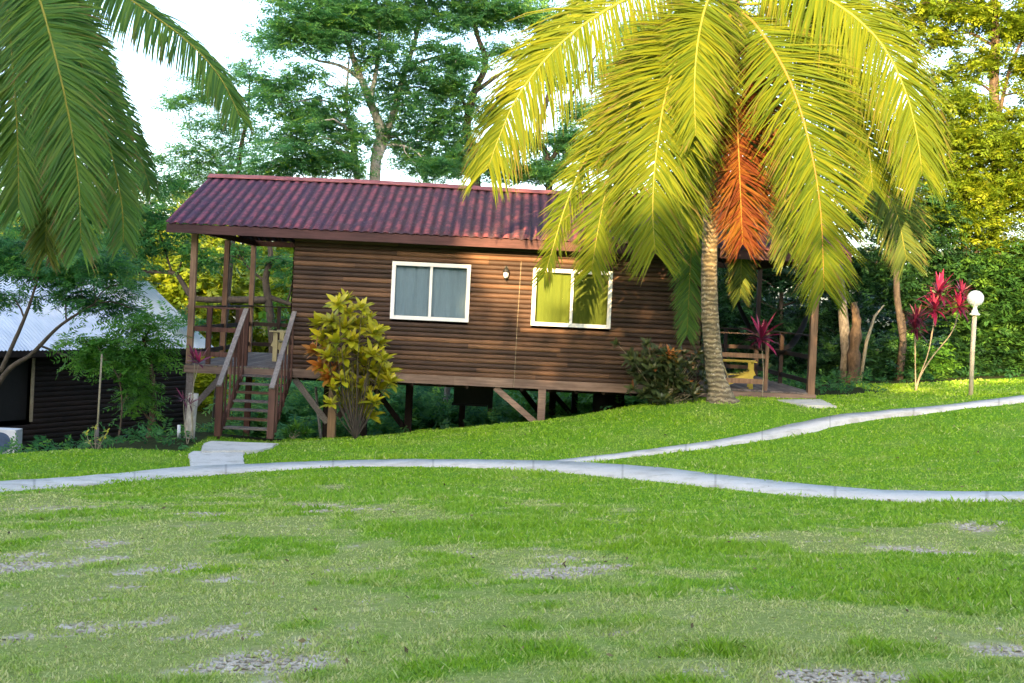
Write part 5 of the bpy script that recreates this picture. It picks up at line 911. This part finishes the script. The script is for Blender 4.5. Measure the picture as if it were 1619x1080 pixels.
# ------------------------------------------------------------------ rosette plants
def rosette(c, up, n, L, wid, r, rise=(0.15, 1.2), droop=0.35, nseg=4):
    up = np.array(up, float) / np.linalg.norm(up); V = []; Fq = []; rn = []
    a = nrm(np.cross(up, [0.3, 0.9, 0.2])); b = np.cross(up, a)
    for i in range(n):
        an_ = i * 2.39996 + r.normal(0, 0.15); el = rise[0] + (rise[1] - rise[0]) * (i / n) + r.normal(0, 0.08); d = (a * math.cos(an_) + b * math.sin(an_)) * math.cos(el) + up * math.sin(el); p = np.array(c, float) + up * 0.10 * L * (i / n); w = nrm(np.cross(d, up)); ll = L * r.uniform(0.75, 1.1) * (0.8 + 0.2 * math.cos(i)); tone = np.clip(r.normal(0.35 + 0.4 * i / n, 0.15), 0, 1)
        nb_ = len(V); prof = [0.25, 0.75, 1.0, 0.7, 0.05]
        for k in range(nseg + 1):
            V += [p - w * wid * prof[k] * ll, p + d * 0 - np.cross(w, d) * 0.10 * wid * ll * prof[k], p + w * wid * prof[k] * ll]; d = nrm(d + np.array([0, 0, -1.0]) * droop * (0.5 + 0.3 * k) * math.cos(el) * 0.5); p = p + d * ll / nseg
        for k in range(nseg): q = nb_ + 3 * k; Fq += [(q, q + 1, q + 4, q + 3), (q + 1, q + 2, q + 5, q + 4)]; rn += [tone] * 2
    return V, Fq, rn
def rosette_plant(name, label, cat, base, heads, mat, stem, seed, n=14, L=0.24, wid=0.13, sr_=0.02, alt=None, group=None, hub=None, **kw):
    """heads: (point, up, scale, altflag)"""
    r = np.random.default_rng(seed); t = thing(name, label, cat, base, group); m = MB(); hub = np.array(base if hub is None else hub, float)
    for h in heads:
        p = np.array(h[0]); mid = h[4] if len(h) > 4 else [(hub * 0.45 + p * 0.55) + r.normal(0, 0.05, 3)]
        c = catmull([hub] + list(mid) + [p], 14); m.tube(c, np.linspace(sr_, sr_ * 0.55, 14), 6, wob=0.1)
    m.build('stem', stem, t, smooth=True)
    V, Fq, rn, mi = [], [], [], []
    for h in heads:
        v_, f_, r_ = rosette(h[0], h[1], int(n * h[2] ** 0.3), L * h[2], wid, r, **kw); o_ = len(V); V += v_; Fq += [tuple(o_ + i for i in q) for q in f_]; rn += r_; mi += [1 if h[3] else 0] * len(f_)
    link_mesh('leaves', np.array(V), Fq, [mat, alt or mat], t, fa={'rnd': ('FACE', 'FLOAT', rn)}, mi=mi, smooth=True); return t
r = np.random.default_rng(3); hd = []
for (u, v, s, al) in [(535, 478, 1, 0), (552, 492, 1, 0), (572, 484, .9, 0), (583, 500, .8, 0), (505, 510, 1, 0), (524, 505, 1, 0), (545, 515, 1.1, 0), (567, 512, 1.1, 0), (590, 525, 1, 0), (512, 532, 1.1, 0), (532, 538, 1, 0), (556, 535, 1, 0), (600, 540, .9, 0),
                      (500, 553, 1, 1), (520, 560, 1, 0), (542, 562, 1.1, 0), (567, 560, 1, 0), (588, 558, .9, 0), (508, 575, .9, 1), (530, 582, 1, 1), (590, 592, .9, 0), (608, 585, 1.1, 0), (616, 600, 1, 0), (600, 612, 1, 0), (575, 590, 1, 0), (555, 605, .8, 0),
                      (575, 645, 1.1, 0), (585, 655, .9, 0), (562, 640, .9, 0), (535, 625, .7, 0), (520, 595, .8, 1), (528, 520, 1, 0), (598, 520, .7, 0), (548, 470, .8, 0), (545, 632, .9, 0), (560, 618, .9, 0), (528, 612, .8, 0), (590, 632, .8, 0), (516, 588, .8, 0), (540, 598, .9, 0), (575, 572, 1, 0), (556, 580, .9, 0), (605, 565, .8, 0), (580, 618, .8, 0), (562, 545, .9, 0), (515, 545, .8, 0), (530, 598, 1, 0), (552, 625, .9, 0), (570, 606, 1, 0), (585, 580, 1, 0), (546, 588, 1, 0), (524, 635, .7, 0)]:
    p = P(u, v + 5, -1.3 + r.uniform(-0.5, 0.5)); d = np.array([(u - 560) / 120, -0.35 + r.normal(0, .2), 1.0]); hd.append((p, d, s, al))
cb = G(562, 694)[0]; rosette_plant('croton_shrub', 'tall yellow-green croton shrub in front of the cabin left of the windows', 'shrub', cb, hd, M['croton'], M['bark_dark'], 5, n=18, L=0.40, wid=0.19, alt=M['croton_red'], sr_=0.011, hub=cb)
r = np.random.default_rng(8); hd = []; cb = np.array([P(1052, 648, -1.0)[0], -1.0, 0]); cb[2] = hz(cb[0], cb[1])
for k in range(110):
    u = r.normal(1050, 30); v = 600 + r.normal(0, 26); v = min(max(v, 545), 645); al = 1 if r.random() < 0.03 else 0; p = P(u, v, -1.0 + r.uniform(-0.5, 0.4)); hd.append((p, [(u - 1050) / 60, -0.5, 1], r.uniform(.7, 1.1), al))
rosette_plant('croton_shrub', 'dark mixed-colour croton bush at the foot of the wall beside the palm trunk', 'shrub', cb, hd, M['croton_dark'], M['stem'], 9, n=18, L=0.27, wid=0.2, alt=M['croton_red'], sr_=0.012)
tb = G(1448, 619)[0]; Yt = tb[1]
rosette_plant('ti_plant', 'crimson ti plant with three heads on long bare stems left of the lamp post', 'plant', tb,
              [(P(1446, 522, Yt), [0, -.1, 1], 1.0, 0, [P(1447, 575, Yt)]), (P(1448, 505, Yt), [0.1, -.2, 1], .9, 0, [P(1447, 575, Yt)]), (P(1478, 492, Yt - .1), [-0.05, -.2, 1], 1.15, 1, [P(1452, 600, Yt), P(1467, 560, Yt), P(1474, 520, Yt)]), (P(1484, 465, Yt - .1), [0.15, -.1, 1], 1.15, 1, [P(1452, 600, Yt), P(1467, 560, Yt), P(1476, 515, Yt)]),
               (P(1516, 487, Yt - .1), [0.05, -.2, 1], 1.0, 1, [P(1455, 595, Yt), P(1475, 563, Yt), P(1505, 525, Yt)]), (P(1520, 466, Yt - .1), [0.1, 0, 1], .8, 0, [P(1455, 595, Yt), P(1475, 563, Yt), P(1508, 520, Yt)])],
              M['ti_dark'], M['stem'], 12, n=46, L=0.52, wid=0.075, alt=M['ti_red'], sr_=0.018, rise=(-0.25, 1.35), droop=0.45)
tb = np.array([P(1205, 628, -0.55)[0], -0.55, 0]); tb[2] = hz(tb[0], tb[1]); rosette_plant('ti_plant', 'bright crimson ti plant in front of the right porch railing', 'plant', tb, [(P(1203, 538, -.55), [0.05, -.3, 1], 1.35, 0)], M['ti_red'], M['stem'], 14, n=26, L=0.50, wid=0.075, sr_=0.012, rise=(-0.1, 1.3), droop=0.4)
tb = P(305, 700, -2.6); rosette_plant('ti_plant', 'crimson ti plant on thin stems at the left corner of the porch', 'plant', tb, [(P(314, 575, -2.6), [0.1, -.2, 1], 1.0, 0), (P(308, 570, -2.5), [-0.2, -.2, 1], .8, 1)], M['ti_red'], M['stem'], 15, n=16, L=0.38, wid=0.10, alt=M['ti_dark'], sr_=0.012, rise=(0.1, 1.4), droop=0.3)
tb = P(296, 705, -2.9); rosette_plant('ti_plant', 'small dull red ti plant low beside the pale stump', 'plant', tb, [(P(290, 634, -2.9), [-0.1, -.2, 1], .8, 0), (P(300, 640, -2.8), [.3, -.2, 1], .7, 0)], M['ti_dark'], M['stem'], 16, n=16, L=0.38, wid=0.06, sr_=0.01, rise=(0.0, 1.3), droop=0.4)
tb = P(465, 700, -1.2); tb[2] = hz(tb[0], -1.2); rosette_plant('fern', 'small bright green fern at the foot of the stairs', 'fern', tb, [(tb + np.array([0.1 * i - 0.15, 0.05 * (i % 2), 0.10 + 0.06 * (i % 3)]), [0.3 * (i - 1.5), -.2, 1], 1, 0) for i in range(5)], M['leaf_fern'], M['stem'], 17, n=16, L=0.25, wid=0.12, sr_=0.01)
tb = P(152, 716, -3.8); hd = [(P(u, v, -3.8), [0, -.3, 1], 1, 0) for u, v in ((137, 685), (150, 676), (166, 690), (140, 700), (170, 682), (158, 695))]; rosette_plant('croton_shrub', 'small yellow-leaved plant at the foot of the tall stake', 'plant', tb, hd, M['croton'], M['stem'], 18, n=5, L=0.14, wid=0.2, sr_=0.008)

# ------------------------------------------------------------------ unseen trees behind the camera, heights and gaps shaped to steer the evening sun
def sun_block_tree(x, y, top, wide, label, seed, low=0.5, n=4200):
    z = hz(x, y); r = np.random.default_rng(seed); cl = []
    for k in range(30): t = k / 29; cl.append((x + r.uniform(-1, 1) * wide * 0.6, y + r.uniform(-1, 1) * 2.0, low + 1.5 + (top - low - 3.0) * t, wide * 0.55, 2.2, 2.0))
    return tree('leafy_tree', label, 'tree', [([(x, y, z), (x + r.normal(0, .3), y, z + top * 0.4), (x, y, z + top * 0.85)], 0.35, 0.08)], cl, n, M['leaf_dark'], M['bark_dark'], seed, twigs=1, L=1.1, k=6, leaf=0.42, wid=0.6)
for k, (x, top, w) in enumerate([(-45, 21, 5.5), (-38, 21, 5.5), (-31, 21, 5.0), (-25.3, 22, 4.2), (-20.5, 31, 4.2), (-15.5, 31, 3.8), (-10.6, 30, 2.6), (-6.9, 14.1, 2.0), (-3.4, 15.3, 2.4), (0.6, 15.2, 3.2), (5.2, 15.8, 4.0), (11, 15.8, 4.5), (17.5, 15.3, 5), (24, 16, 5), (-27, 29, 3.0), (-18, 30, 4.2), (-13.2, 29, 3.0)]):
    sun_block_tree(x, -50 + (k % 2) * 1.5 - (5 if k > 13 else 0), top, w, 'tall dark tree behind the photographer, number of trees from the left end %s' % ['one', 'two', 'three', 'four', 'five', 'six', 'seven', 'eight', 'nine', 'ten'][k] if False else 'tall unseen tree in the row behind the photographer, shaped to block the sun', 900 + 2 * k)['group'] = 'unseen trees in a row behind the photographer, shaped to block the sun'
